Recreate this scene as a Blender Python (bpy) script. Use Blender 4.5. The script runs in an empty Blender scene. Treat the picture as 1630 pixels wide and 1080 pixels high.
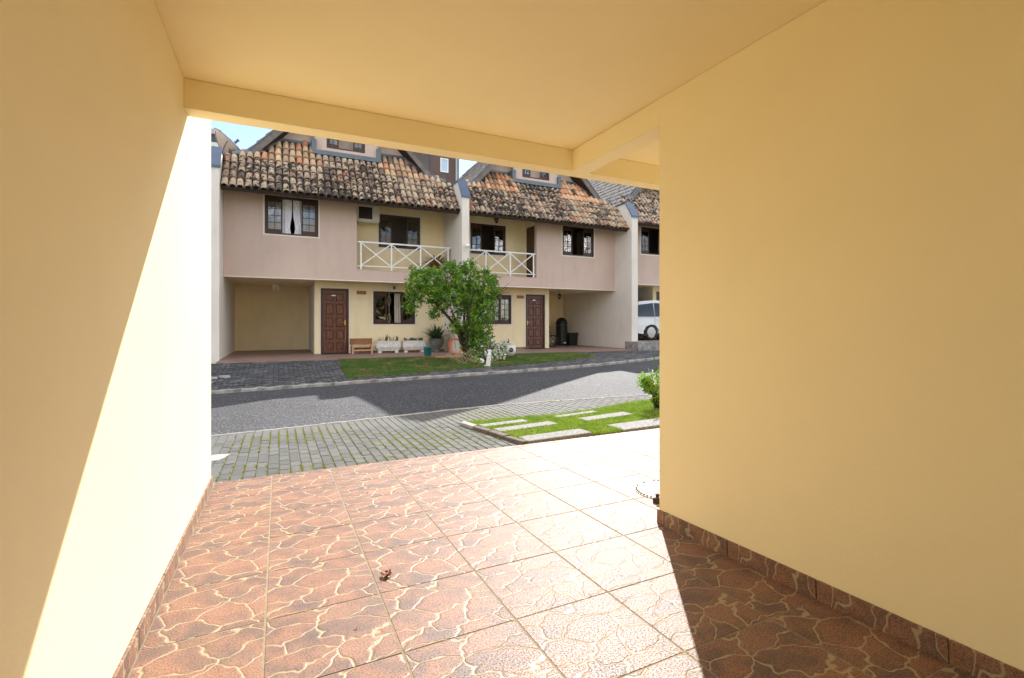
import bpy, math, random
import numpy as np
from mathutils import Vector, Matrix, Quaternion
random.seed(7); rng = np.random.default_rng(7)
R = math.radians
S = bpy.context.scene
C = S.collection

# ------------------------------------------------------------------ camera
cd = bpy.data.cameras.new('camera'); cam = bpy.data.objects.new('camera', cd); C.objects.link(cam)
cam.location = (0, 0, 1.2); cam.rotation_euler = (R(90), 0, R(-25.8))
cd.sensor_width = 36; cd.lens = 16.96; cd.shift_y = -0.0147; cd.clip_start = 0.05; cd.clip_end = 3000
S.camera = cam
# ------------------------------------------------------------------ light
SUN_AZ = R(36.9); SUN_EL = R(37.8)            # azimuth from +Y towards +X
W = bpy.data.worlds.new('World'); S.world = W; W.use_nodes = True
nt = W.node_tree; nt.nodes.clear()
wo = nt.nodes.new('ShaderNodeOutputWorld'); bg = nt.nodes.new('ShaderNodeBackground')
sky = nt.nodes.new('ShaderNodeTexSky'); sky.sky_type = 'NISHITA'; sky.sun_disc = False
sky.sun_elevation = SUN_EL; sky.sun_rotation = SUN_AZ; sky.air_density = 1.0; sky.dust_density = .1; sky.ozone_density = 2.0
tc = nt.nodes.new('ShaderNodeTexCoord'); nz = nt.nodes.new('ShaderNodeTexNoise')
mp = nt.nodes.new('ShaderNodeMapping'); mp.inputs['Scale'].default_value = (1, 1, 2.6); mp.inputs['Location'].default_value = (3.1, 1.7, 0.4)
nz.inputs['Scale'].default_value = 2.4; nz.inputs['Detail'].default_value = 7; nz.inputs['Roughness'].default_value = .55
cr = nt.nodes.new('ShaderNodeValToRGB'); cr.color_ramp.elements[0].position = .49; cr.color_ramp.elements[0].color = (.035, .035, .035, 1); cr.color_ramp.elements[1].position = .62
mx = nt.nodes.new('ShaderNodeMix'); mx.data_type = 'RGBA'; mx.inputs[7].default_value = (20, 18.6, 17.4, 1)
L = nt.links.new
L(tc.outputs['Generated'], mp.inputs[0]); L(mp.outputs[0], nz.inputs['Vector']); L(nz.outputs['Fac'], cr.inputs[0])
L(cr.outputs[0], mx.inputs[0]); L(sky.outputs[0], mx.inputs[6]); L(mx.outputs[2], bg.inputs[0]); L(bg.outputs[0], wo.inputs[0])
bg.inputs[1].default_value = 0.055
sl = bpy.data.lights.new('sun', 'SUN'); sl.energy = 2.05; sl.angle = R(.5); sl.color = (1, .955, .90)
so = bpy.data.objects.new('sun', sl); C.objects.link(so)
sd = Vector((math.sin(SUN_AZ) * math.cos(SUN_EL), math.cos(SUN_AZ) * math.cos(SUN_EL), math.sin(SUN_EL)))
so.rotation_euler = sd.to_track_quat('Z', 'Y').to_euler(); so.location = (20, 27, 26)
S.view_settings.view_transform = 'Standard'; S.view_settings.look = 'None'
S.view_settings.exposure = 2.08; S.view_settings.gamma = 1; S.view_settings.use_curve_mapping = False
S.render.engine = 'CYCLES'
S.cycles.max_bounces = 10; S.cycles.diffuse_bounces = 7; S.cycles.transparent_max_bounces = 12

# ------------------------------------------------------------------ materials
MATS = {}
def M(name): return MATS[name]
def base(name):
    m = bpy.data.materials.new(name); m.use_nodes = True; MATS[name] = m
    n = m.node_tree; p = n.nodes['Principled BSDF']; return m, n, p
def N(n, t, **k):
    o = n.nodes.new(t)
    for a, b in k.items():
        if a.startswith('_'): setattr(o, a[1:], b)
        else: o.inputs[a].default_value = b
    return o
def ramp(n, fac, stops):
    r = n.nodes.new('ShaderNodeValToRGB'); e = r.color_ramp.elements
    while len(e) < len(stops): e.new(.5)
    for el, (p, c) in zip(e, stops): el.position = p; el.color = (*c, 1)
    n.links.new(fac, r.inputs[0]); return r.outputs[0]
def mix(n, fac, a, b, mode='MIX'):
    m = n.nodes.new('ShaderNodeMix'); m.data_type = 'RGBA'; m.blend_type = mode
    for i, v in ((0, fac), (6, a), (7, b)):
        if isinstance(v, (int, float)): m.inputs[i].default_value = v
        elif isinstance(v, tuple): m.inputs[i].default_value = (*v, 1)
        else: n.links.new(v, m.inputs[i])
    return m.outputs[2]
def bump(n, p, h, strength=.3, dist=.01):
    b = N(n, 'ShaderNodeBump', Strength=strength, Distance=dist); n.links.new(h, b.inputs['Height']); n.links.new(b.outputs[0], p.inputs['Normal'])
def simple(name, col, rough=.7, var=.12, scale=6, bs=.15, bscale=60, metal=0, spec=.4, coords='Object', dist=.004):
    m, n, p = base(name); t = N(n, 'ShaderNodeTexCoord')
    a = N(n, 'ShaderNodeTexNoise', Scale=scale, Detail=6, Roughness=.6); b = N(n, 'ShaderNodeTexNoise', Scale=bscale, Detail=4)
    n.links.new(t.outputs[coords], a.inputs['Vector']); n.links.new(t.outputs[coords], b.inputs['Vector'])
    lo = tuple(c * (1 - var) for c in col); hi = tuple(min(1, c * (1 + var)) for c in col)
    n.links.new(ramp(n, a.outputs['Fac'], [(.3, lo), (.7, hi)]), p.inputs['Base Color'])
    p.inputs['Roughness'].default_value = rough; p.inputs['Metallic'].default_value = metal; p.inputs['Specular IOR Level'].default_value = spec
    bump(n, p, b.outputs['Fac'], bs, dist); return m
simple('carport_paint', (.905, .80, .51), .7, .022, 1.6, .28, 70, spec=.3, dist=.003)
_n = MATS['carport_paint'].node_tree; _b = N(_n, 'ShaderNodeBevel', Radius=.008); _b.samples = 4
for _k in _n.nodes:
    if _k.type == 'BUMP': _n.links.new(_b.outputs[0], _k.inputs['Normal'])
simple('carport_outer', (.80, .68, .48), .8, .03, 1.2, .1, 120)
simple('trim_paint', (.74, .68, .58), .8, .04, 2, .1, 90)
simple('dark_wood', (.055, .024, .016), .45, .25, 9, .15, 40)
simple('eave_wood', (.04, .018, .011), .7, .3, 5, .2, 40)
simple('barge_wood', (.17, .14, .125), .7, .3, 4, .3, 30)
simple('white_metal', (.8, .8, .8), .35, .03, 4, .02, 50, spec=.5)
simple('blue_metal', (.085, .125, .19), .4, .12, 3, .05, 20, metal=.25, spec=.5)
simple('flashing_grey', (.12, .145, .165), .45, .2, 3, .05, 20, metal=.2, spec=.5)
simple('ac_plastic', (.62, .60, .55), .5, .05, 4, .02, 50)
simple('black_plastic', (.012, .012, .012), .4, .2, 6, .05, 50)
simple('green_plastic', (.012, .02, .016), .5, .2, 6, .05, 50)
simple('plaque_tile', (.36, .10, .045), .5, .25, 25, .1, 60)
simple('steel', (.45, .45, .45), .35, .1, 8, .05, 50, metal=.8)
simple('brass', (.55, .40, .13), .3, .1, 8, .05, 50, metal=.9)
simple('bench_wood', (.27, .12, .055), .6, .25, 12, .15, 60)
simple('bench_light', (.52, .33, .18), .6, .2, 12, .15, 60)
simple('white_stone', (.66, .64, .60), .85, .2, 14, .5, 35, dist=.012)
simple('pot_grey', (.12, .13, .12), .8, .3, 10, .3, 40)
simple('teal_plastic', (.02, .14, .15), .4, .1, 6, .02, 40)
simple('hose_orange', (.62, .14, .05), .5, .1, 6, .02, 40)
simple('tail_red', (.12, .01, .01), .3, .1, 6, .02, 40)
simple('rack_wire', (.42, .34, .20), .6, .25, 20, .1, 60)
simple('soil', (.06, .035, .02), .95, .4, 9, .8, 30, dist=.03)
simple('brown_building', (.115, .078, .070), .85, .12, .5, .1, 5)
simple('grey_building', (.42, .44, .45), .85, .06, .3, .1, 5)
simple('slate_building', (.07, .09, .11), .7, .15, .4, .1, 5)
simple('pale_building', (.62, .62, .60), .85, .06, .3, .1, 5)
simple('dish_paint', (.70, .56, .46), .6, .08, 6, .05, 40)
simple('car_paint', (.62, .635, .65), .22, .01, 3, 0, 20, spec=.6)
simple('car_glass', (.012, .012, .014), .06, .1, 3, 0, 20, spec=.8)
simple('rubber', (.015, .015, .015), .8, .2, 6, .1, 60)
simple('joint_sand', (.075, .078, .055), .95, .4, 12, .6, 60)
simple('moss', (.17, .22, .035), .9, .5, 30, .5, 80)
simple('grout', (.26, .22, .15), .9, .15, 14, .4, 80)
simple('edging_concrete', (.33, .32, .30), .9, .25, 7, .6, 45, dist=.012)
simple('edging_brown', (.13, .105, .085), .9, .3, 10, .6, 45, dist=.012)
simple('kerb_concrete', (.27, .26, .245), .9, .45, 6, .8, 28, dist=.02)
simple('slab_granite', (.21, .205, .198), .85, .6, 40, .5, 70, dist=.006)
simple('garage_tile', (.25, .165, .135), .55, .15, 3, .05, 50)
simple('terrain', (.10, .105, .06), .95, .3, .3, .5, 3)
simple('mat_white', (.72, .70, .66), .9, .08, 30, .5, 160)
simple('dead_leaf', (.20, .06, .02), .6, .35, 40, .4, 90)
simple('curtain', (.80, .78, .86), .8, .06, 4, .1, 60)
simple('curtain_beige', (.50, .42, .36), .85, .1, 5, .1, 60)
simple('interior', (.12, .10, .085), .9, .1, 2, .1, 20)
simple('bark', (.045, .034, .024), .9, .35, 14, .8, 50, dist=.02)
simple('dry_plant', (.30, .20, .07), .8, .4, 14, .1, 50)

def wall_paint(name, col):
    m, n, p = base(name); t = N(n, 'ShaderNodeTexCoord')
    a = N(n, 'ShaderNodeTexNoise', Scale=.8, Detail=6, Roughness=.6); n.links.new(t.outputs['Object'], a.inputs['Vector'])
    mp = N(n, 'ShaderNodeMapping'); mp.inputs['Scale'].default_value = (2.2, 2.2, .45); n.links.new(t.outputs['Object'], mp.inputs[0])
    b = N(n, 'ShaderNodeTexNoise', Scale=1.6, Detail=7, Roughness=.7); n.links.new(mp.outputs[0], b.inputs['Vector'])
    f = N(n, 'ShaderNodeTexNoise', Scale=80, Detail=4); n.links.new(t.outputs['Object'], f.inputs['Vector'])
    c = mix(n, 1.0, col, ramp(n, a.outputs['Fac'], [(.3, (.93, .93, .93)), (.7, (1.04, 1.04, 1.04))]), 'MULTIPLY')
    c = mix(n, 1.0, c, ramp(n, b.outputs['Fac'], [(.25, (.88, .875, .86)), (.48, (.985, .985, .98)), (.6, (1, 1, 1))]), 'MULTIPLY')
    n.links.new(c, p.inputs['Base Color']); p.inputs['Roughness'].default_value = .88; bump(n, p, f.outputs['Fac'], .2, .004)
wall_paint('upper_paint', (.60, .455, .385)); wall_paint('fin_paint', (.72, .67, .61)); wall_paint('cream_paint', (.86, .72, .46))
m, n, p = base('glass')                       # window glass: dark see-through with a real reflection
n.nodes.remove(p); o = n.nodes['Material Output']
tr = N(n, 'ShaderNodeBsdfTransparent', Color=(.86, .88, .87, 1)); gl = N(n, 'ShaderNodeBsdfGlossy', Roughness=.02)
fr = N(n, 'ShaderNodeFresnel', IOR=1.95); ms = n.nodes.new('ShaderNodeMixShader')
tcn = N(n, 'ShaderNodeTexCoord'); wv = N(n, 'ShaderNodeTexNoise', Scale=3.0); n.links.new(tcn.outputs['Object'], wv.inputs['Vector'])
bb = N(n, 'ShaderNodeBump', Strength=.35, Distance=.03); n.links.new(wv.outputs['Fac'], bb.inputs['Height']); n.links.new(bb.outputs[0], gl.inputs['Normal'])
n.links.new(fr.outputs[0], ms.inputs[0]); n.links.new(tr.outputs[0], ms.inputs[1]); n.links.new(gl.outputs[0], ms.inputs[2]); n.links.new(ms.outputs[0], o.inputs[0])

m, n, p = base('netting')                     # diamond safety net: geometry wires use this
p.inputs['Base Color'].default_value = (.30, .28, .25, 1); p.inputs['Roughness'].default_value = .8

# paving stone ceramic: printed flagstone veins on each 46 cm tile
m, n, p = base('floor_tile')
t = N(n, 'ShaderNodeTexCoord'); oi = N(n, 'ShaderNodeObjectInfo')
sn = N(n, 'ShaderNodeMath', _operation='MULTIPLY'); sn.inputs[1].default_value = 2.99; n.links.new(oi.outputs['Random'], sn.inputs[0])
fl = N(n, 'ShaderNodeMath', _operation='FLOOR'); n.links.new(sn.outputs[0], fl.inputs[0])
cmb = N(n, 'ShaderNodeCombineXYZ'); ml = N(n, 'ShaderNodeMath', _operation='MULTIPLY'); ml.inputs[1].default_value = 3.37; n.links.new(fl.outputs[0], ml.inputs[0])
n.links.new(ml.outputs[0], cmb.inputs[0]); n.links.new(ml.outputs[0], cmb.inputs[1])
ad = N(n, 'ShaderNodeVectorMath', _operation='ADD'); n.links.new(t.outputs['Object'], ad.inputs[0]); n.links.new(cmb.outputs[0], ad.inputs[1])
dn = N(n, 'ShaderNodeTexNoise', Scale=7.5, Detail=2.5); n.links.new(ad.outputs[0], dn.inputs['Vector'])
dsub = N(n, 'ShaderNodeVectorMath', _operation='SUBTRACT'); dsub.inputs[1].default_value = (.5, .5, .5); n.links.new(dn.outputs['Color'], dsub.inputs[0])
dsc = N(n, 'ShaderNodeVectorMath', _operation='SCALE'); dsc.inputs['Scale'].default_value = .16; n.links.new(dsub.outputs[0], dsc.inputs[0])
ad2 = N(n, 'ShaderNodeVectorMath', _operation='ADD'); n.links.new(ad.outputs[0], ad2.inputs[0]); n.links.new(dsc.outputs[0], ad2.inputs[1])
mpp = N(n, 'ShaderNodeMapping'); mpp.inputs['Scale'].default_value = (1.0, 1.45, 0); mpp.inputs['Rotation'].default_value = (0, 0, .35); n.links.new(ad2.outputs[0], mpp.inputs[0])
vo = N(n, 'ShaderNodeTexVoronoi', Scale=5.6, _feature='DISTANCE_TO_EDGE', _voronoi_dimensions='2D'); n.links.new(mpp.outputs[0], vo.inputs['Vector'])
vc = N(n, 'ShaderNodeTexVoronoi', Scale=5.6, _voronoi_dimensions='2D'); n.links.new(mpp.outputs[0], vc.inputs['Vector'])
big = N(n, 'ShaderNodeTexNoise', Scale=7, Detail=5, Roughness=.65); n.links.new(ad.outputs[0], big.inputs['Vector'])
fine = N(n, 'ShaderNodeTexNoise', Scale=150, Detail=4, Roughness=.7); n.links.new(ad.outputs[0], fine.inputs['Vector'])
stone = ramp(n, big.outputs['Fac'], [(.32, (.085, .060, .056)), (.45, (.15, .092, .070)), (.55, (.265, .13, .076)), (.70, (.29, .165, .108))])
cellr = N(n, 'ShaderNodeSeparateColor'); n.links.new(vc.outputs['Color'], cellr.inputs[0])
stone = mix(n, .35, stone, ramp(n, cellr.outputs[0], [(0, (.17, .105, .082)), (.5, (.28, .135, .08)), (1, (.27, .165, .12))]))
stone = mix(n, .8, stone, ramp(n, fine.outputs['Fac'], [(.38, (.38, .36, .38)), (.50, (.95, .95, .95)), (.64, (1.35, 1.28, 1.2))]), 'MULTIPLY')
edge = ramp(n, vo.outputs['Distance'], [(0, (0, 0, 0)), (.018, (0, 0, 0)), (.036, (1, 1, 1))])
col = mix(n, edge, (.36, .29, .175), stone); n.links.new(col, p.inputs['Base Color'])
p.inputs['Specular IOR Level'].default_value = .6
rr = mix(n, edge, (.50, .50, .50), ramp(n, fine.outputs['Fac'], [(.36, (.85,) * 3), (.50, (.60,) * 3), (.62, (.45,) * 3)])); n.links.new(rr, p.inputs['Roughness'])
hs = N(n, 'ShaderNodeMath', _operation='MULTIPLY_ADD'); hs.inputs[1].default_value = .25; n.links.new(fine.outputs['Fac'], hs.inputs[0])
e2 = ramp(n, vo.outputs['Distance'], [(0, (0,) * 3), (.07, (1,) * 3)]); n.links.new(e2, hs.inputs[2]); bump(n, p, hs.outputs[0], .55, .004)

def speck(name, cols, scale=220, rough=.85, bs=.6, dist=.006, patch=None):
    m, n, p = base(name); t = N(n, 'ShaderNodeTexCoord')
    a = N(n, 'ShaderNodeTexNoise', Scale=scale, Detail=5, Roughness=.75); b = N(n, 'ShaderNodeTexNoise', Scale=1.3, Detail=6)
    n.links.new(t.outputs['Object'], a.inputs['Vector']); n.links.new(t.outputs['Object'], b.inputs['Vector'])
    c = ramp(n, a.outputs['Fac'], cols)
    c = mix(n, .7, c, ramp(n, b.outputs['Fac'], patch or [(.35, (.8, .8, .8)), (.65, (1.15, 1.15, 1.15))]), 'MULTIPLY')
    n.links.new(c, p.inputs['Base Color']); p.inputs['Roughness'].default_value = rough
    bump(n, p, a.outputs['Fac'], bs, dist); return n, p
speck('asphalt', [(.36, (.009, .0095, .012)), (.47, (.020, .0215, .026)), (.55, (.040, .042, .048)), (.64, (.24, .24, .24))], 38, rough=.8, dist=.012)
# pavers tint by object
def perobj(name, stops, rough=.85, nscale=60, amt=.5):
    m, n, p = base(name); t = N(n, 'ShaderNodeTexCoord'); oi = N(n, 'ShaderNodeObjectInfo')
    a = N(n, 'ShaderNodeTexNoise', Scale=nscale, Detail=5, Roughness=.7)
    av = N(n, 'ShaderNodeVectorMath', _operation='ADD'); n.links.new(t.outputs['Object'], av.inputs[0]); n.links.new(oi.outputs['Location'], av.inputs[1]); n.links.new(av.outputs[0], a.inputs['Vector'])
    c = ramp(n, oi.outputs['Random'], stops)
    c = mix(n, amt, c, ramp(n, a.outputs['Fac'], [(.3, (.45,) * 3), (.7, (1.4,) * 3)]), 'MULTIPLY')
    n.links.new(c, p.inputs['Base Color']); p.inputs['Roughness'].default_value = rough; bump(n, p, a.outputs['Fac'], .5, .005)
perobj('paver', [(0, (.068, .071, .066)), (.5, (.085, .087, .080)), (1, (.108, .108, .099))])
# joined far pavers: brick-sized variation through voronoi cells
m, n, p = base('paver_far'); t = N(n, 'ShaderNodeTexCoord'); v = N(n, 'ShaderNodeTexVoronoi', Scale=6); n.links.new(t.outputs['Object'], v.inputs['Vector'])
s_ = N(n, 'ShaderNodeSeparateColor'); n.links.new(v.outputs['Color'], s_.inputs[0]); a = N(n, 'ShaderNodeTexNoise', Scale=2.2, Detail=6); n.links.new(t.outputs['Object'], a.inputs['Vector'])
c = ramp(n, s_.outputs[0], [(0, (.052, .055, .062)), (.6, (.078, .081, .088)), (1, (.13, .13, .13))])
n.links.new(mix(n, .7, c, ramp(n, a.outputs['Fac'], [(.35, (.7,) * 3), (.62, (1.1,) * 3), (.75, (1.7,) * 3)]), 'MULTIPLY'), p.inputs['Base Color']); p.inputs['Roughness'].default_value = .8
# roof tiles
def tile_mat(name, joined):
    m, n, p = base(name); t = N(n, 'ShaderNodeTexCoord'); oi = N(n, 'ShaderNodeObjectInfo')
    if joined:
        vec = t.outputs['Object']; g = N(n, 'ShaderNodeTexVoronoi', Scale=3.4, _feature='F1'); n.links.new(vec, g.inputs['Vector'])
        s_ = N(n, 'ShaderNodeSeparateColor'); n.links.new(g.outputs['Color'], s_.inputs[0]); rnd = s_.outputs[0]
    else:
        av = N(n, 'ShaderNodeVectorMath', _operation='ADD'); n.links.new(t.outputs['Object'], av.inputs[0]); n.links.new(oi.outputs['Location'], av.inputs[1]); vec = av.outputs[0]; rnd = oi.outputs['Random']
    c = ramp(n, rnd, [(0, (.40, .29, .20)), (.18, (.56, .43, .30)), (.34, (.30, .22, .165)), (.50, (.54, .42, .30)), (.64, (.44, .33, .24)), (.76, (.46, .23, .13)), (.84, (.36, .25, .18)), (.94, (.16, .12, .095)), (1, (.07, .055, .045))])
    if not joined:
        c = mix(n, .55, c, oi.outputs['Color'], 'MULTIPLY')
    a = N(n, 'ShaderNodeTexNoise', Scale=7.5, Detail=4, Roughness=.6); b = N(n, 'ShaderNodeTexNoise', Scale=11, Detail=6, Roughness=.75)
    n.links.new(vec, a.inputs['Vector']); n.links.new(vec, b.inputs['Vector'])
    lowf = N(n, 'ShaderNodeTexNoise', Scale=.55, Detail=3); n.links.new(vec if joined else oi.outputs['Location'], lowf.inputs['Vector'])
    sm_ = N(n, 'ShaderNodeMath', _operation='MULTIPLY_ADD'); sm_.inputs[1].default_value = .55; n.links.new(lowf.outputs['Fac'], sm_.inputs[0]); n.links.new(a.outputs['Fac'], sm_.inputs[2])
    dk = ramp(n, sm_.outputs[0], [(.78, (0,) * 3), (.82, (.94,) * 3)])
    if not joined:                             # upper courses were relaid: object alpha < 1 carries no lichen
        al = N(n, 'ShaderNodeMath', _operation='MULTIPLY'); n.links.new(dk, al.inputs[0]); n.links.new(oi.outputs['Alpha'], al.inputs[1]); dk = al.outputs[0]
    c = mix(n, dk, c, (.035, .029, .026))
    c = mix(n, ramp(n, b.outputs['Fac'], [(.56, (0,) * 3), (.66, (.6,) * 3)]), c, (.54, .47, .37))
    n.links.new(c, p.inputs['Base Color']); p.inputs['Roughness'].default_value = .9; bump(n, p, b.outputs['Fac'], .5, .01)
tile_mat('roof_tile', False); tile_mat('roof_tile_joined', True)
simple('roof_channel', (.10, .078, .062), .95, .6, 7, .4, 40)
simple('roof_grey', (.23, .215, .20), .9, .6, 5, .4, 40)
# foliage
def foliage(name, stops, scale=3, trans=.35, rough=.5):
    m, n, p = base(name); t = N(n, 'ShaderNodeTexCoord'); a = N(n, 'ShaderNodeTexNoise', Scale=scale, Detail=5, Roughness=.75)
    n.links.new(t.outputs['Object'], a.inputs['Vector']); c = ramp(n, a.outputs['Fac'], stops)
    n.links.new(c, p.inputs['Base Color']); p.inputs['Roughness'].default_value = rough
    tl = N(n, 'ShaderNodeBsdfTranslucent'); n.links.new(c, tl.inputs[0]); ms = n.nodes.new('ShaderNodeMixShader'); ms.inputs[0].default_value = trans
    o = n.nodes['Material Output']; n.links.new(p.outputs[0], ms.inputs[1]); n.links.new(tl.outputs[0], ms.inputs[2]); n.links.new(ms.outputs[0], o.inputs[0])
foliage('tree_leaf', [(.30, (.045, .12, .012)), (.46, (.10, .24, .022)), (.57, (.20, .36, .035)), (.66, (.48, .56, .05))], 3.2)
foliage('shrub_leaf', [(.3, (.12, .26, .035)), (.5, (.22, .40, .05)), (.7, (.50, .56, .09))], 9)
foliage('near_grass', [(.3, (.13, .24, .025)), (.5, (.24, .37, .04)), (.7, (.40, .46, .08))], 6)
foliage('far_grass', [(.32, (.06, .17, .02)), (.46, (.10, .21, .03)), (.55, (.17, .20, .05)), (.64, (.36, .29, .12))], 1.3)
foliage('pot_leaf', [(.3, (.03, .07, .03)), (.6, (.07, .13, .05)), (.8, (.13, .19, .08))], 8)
foliage('petal', [(.3, (.75, .75, .72)), (.7, (.85, .84, .8))], 8, .3)
foliage('joint_grass', [(.3, (.17, .21, .03)), (.7, (.32, .33, .06))], 9)
# panelled door wood with worn lower corner
m, n, p = base('door_wood'); t = N(n, 'ShaderNodeTexCoord'); w = N(n, 'ShaderNodeTexNoise', Scale=4, Detail=6)
mpn = N(n, 'ShaderNodeMapping'); mpn.inputs['Scale'].default_value = (8, 8, 1); n.links.new(t.outputs['Object'], mpn.inputs[0]); n.links.new(mpn.outputs[0], w.inputs['Vector'])
n.links.new(ramp(n, w.outputs['Fac'], [(.3, (.06, .018, .011)), (.55, (.13, .04, .022)), (.75, (.25, .10, .05))]), p.inputs['Base Color']); p.inputs['Roughness'].default_value = .4

# ------------------------------------------------------------------ mesh helpers
class MB:
    def __init__(s): s.v = []; s.f = []
    def add(s, vs, fs):
        k = len(s.v); s.v += [tuple(v) for v in vs]; s.f += [tuple(i + k for i in f) for f in fs]; return s
    def box(s, x0, x1, y0, y1, z0, z1):
        return s.add([(x0, y0, z0), (x1, y0, z0), (x1, y1, z0), (x0, y1, z0), (x0, y0, z1), (x1, y0, z1), (x1, y1, z1), (x0, y1, z1)],
                     [(0, 3, 2, 1), (4, 5, 6, 7), (0, 1, 5, 4), (1, 2, 6, 5), (2, 3, 7, 6), (3, 0, 4, 7)])
    def bev(s, x0, x1, y0, y1, z0, z1, b):      # box with a chamfered top
        return s.add([(x0, y0, z0), (x1, y0, z0), (x1, y1, z0), (x0, y1, z0), (x0, y0, z1 - b), (x1, y0, z1 - b), (x1, y1, z1 - b), (x0, y1, z1 - b),
                      (x0 + b, y0 + b, z1), (x1 - b, y0 + b, z1), (x1 - b, y1 - b, z1), (x0 + b, y1 - b, z1)],
                     [(0, 1, 5, 4), (1, 2, 6, 5), (2, 3, 7, 6), (3, 0, 4, 7), (4, 5, 9, 8), (5, 6, 10, 9), (6, 7, 11, 10), (7, 4, 8, 11), (8, 9, 10, 11)])
    def tube(s, pts, r, seg=6, caps=True):
        pts = [Vector(p) for p in pts]; rs = r if isinstance(r, (list, tuple)) else [r] * len(pts); k = len(s.v); up = Vector((0, 0, 1))
        for i, p in enumerate(pts):
            d = (pts[min(i + 1, len(pts) - 1)] - pts[max(i - 1, 0)]).normalized()
            a = d.cross(up if abs(d.z) < .95 else Vector((1, 0, 0))).normalized(); b = d.cross(a)
            for j in range(seg):
                t = 2 * math.pi * j / seg; s.v.append(tuple(p + (a * math.cos(t) + b * math.sin(t)) * rs[i]))
        for i in range(len(pts) - 1):
            for j in range(seg):
                j2 = (j + 1) % seg; s.f.append((k + i * seg + j, k + i * seg + j2, k + (i + 1) * seg + j2, k + (i + 1) * seg + j))
        if caps:
            s.f.append(tuple(k + j for j in range(seg))[::-1]); s.f.append(tuple(k + (len(pts) - 1) * seg + j for j in range(seg)))
        return s
    def bar(s, a, b, w, h=None):                # rectangular bar between two points
        a = Vector(a); b = Vector(b); h = h or w; d = (b - a).normalized(); x = d.cross(Vector((0, 1, 0)))
        x = x.normalized() if x.length > .1 else Vector((1, 0, 0)); y = d.cross(x)
        vs = [q + x * i * w / 2 + y * j * h / 2 for q in (a, b) for i, j in ((-1, -1), (1, -1), (1, 1), (-1, 1))]
        return s.add(vs, [(0, 3, 2, 1), (4, 5, 6, 7), (0, 1, 5, 4), (1, 2, 6, 5), (2, 3, 7, 6), (3, 0, 4, 7)])
    def prism(s, poly, axis, a, b):             # polygon (2D) extruded along axis
        n = len(poly)
        def P(q, t): return (t, q[0], q[1]) if axis == 'x' else ((q[0], t, q[1]) if axis == 'y' else (q[0], q[1], t))
        return s.add([P(q, a) for q in poly] + [P(q, b) for q in poly], [tuple(range(n))[::-1], tuple(range(n, 2 * n))] + [(i, (i + 1) % n, n + (i + 1) % n, n + i) for i in range(n)])
    def lathe(s, prof, c=(0, 0, 0), seg=20, sq=1.0):
        k = len(s.v); m = len(prof)
        for j in range(seg):
            t = 2 * math.pi * j / seg
            for r, z in prof: s.v.append((c[0] + r * math.cos(t), c[1] + r * math.sin(t) * sq, c[2] + z))
        for j in range(seg):
            for i in range(m - 1):
                a = k + j * m + i; b = k + ((j + 1) % seg) * m + i; s.f.append((a, b, b + 1, a + 1))
        return s
    def build(s, name, mat, parent=None, smooth=False, bevel=0):
        me = bpy.data.meshes.new(name); me.from_pydata(s.v, [], s.f); me.update()
        me.materials.append(M(mat) if isinstance(mat, str) else mat)
        import bmesh
        bm = bmesh.new(); bm.from_mesh(me); bmesh.ops.recalc_face_normals(bm, faces=bm.faces)
        if bevel: bmesh.ops.bevel(bm, geom=bm.edges[:], offset=bevel, segments=1, affect='EDGES', clamp_overlap=True)
        bm.to_mesh(me); bm.free()
        if smooth:
            for p in me.polygons: p.use_smooth = True
        o = bpy.data.objects.new(name, me); C.objects.link(o)
        if parent is not None: put(o, parent)
        return o
def put(o, parent):
    o.parent = parent
    if parent.type == 'EMPTY' or True: o.matrix_parent_inverse = parent.matrix_world.inverted() if False else Matrix()
    return o
# every part is modelled in its parent's space; thing empties carry the location
def thing(name, label, cat, loc=(0, 0, 0), rz=0, group=None):
    o = bpy.data.objects.new(name, None); C.objects.link(o); o.location = loc; o.rotation_euler = (0, 0, rz); o.empty_display_size = .2
    o['label'] = label; o['category'] = cat
    if group: o['group'] = group
    return o
def tag(o, label, cat, group=None):
    o['label'] = label; o['category'] = cat
    if group: o['group'] = group
    return o
def struct(o): o['kind'] = 'structure'; return o
def stuff(o): o['kind'] = 'stuff'; return o
def raw(name, v, f, mat, parent=None, loc=None):
    me = bpy.data.meshes.new(name); v = np.asarray(v, dtype=np.float32); f = np.asarray(f, dtype=np.int32)
    me.vertices.add(len(v)); me.vertices.foreach_set('co', v.ravel()); k = f.shape[1]
    me.loops.add(f.size); me.loops.foreach_set('vertex_index', f.ravel()); me.polygons.add(len(f))
    me.polygons.foreach_set('loop_start', np.arange(0, f.size, k, dtype=np.int32)); me.update(calc_edges=True); me.materials.append(M(mat))
    o = bpy.data.objects.new(name, me); C.objects.link(o)
    if parent is not None: o.parent = parent
    if loc: o.location = loc
    return o
def leaves(pts, size, aspect=.45, up=.3, fold=.25, seed=1):
    """diamond leaves (2 tris folded) at the points, random directions"""
    g = np.random.default_rng(seed); n = len(pts); d = g.normal(size=(n, 3)); d[:, 2] += up; d /= np.linalg.norm(d, axis=1)[:, None]
    r = g.normal(size=(n, 3)); a = np.cross(d, r); a /= np.linalg.norm(a, axis=1)[:, None]; nn = np.cross(d, a)
    s = (size * g.uniform(.6, 1.35, n))[:, None]
    v = np.stack([pts - d * s / 2, pts + a * s * aspect / 2 + nn * s * fold * .3, pts + d * s / 2, pts - a * s * aspect / 2 + nn * s * fold * .3], 1).reshape(-1, 3)
    k = np.arange(n)[:, None] * 4; f = np.concatenate([k + [[0, 1, 2]], k + [[0, 2, 3]]], 0); return v, f
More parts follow.
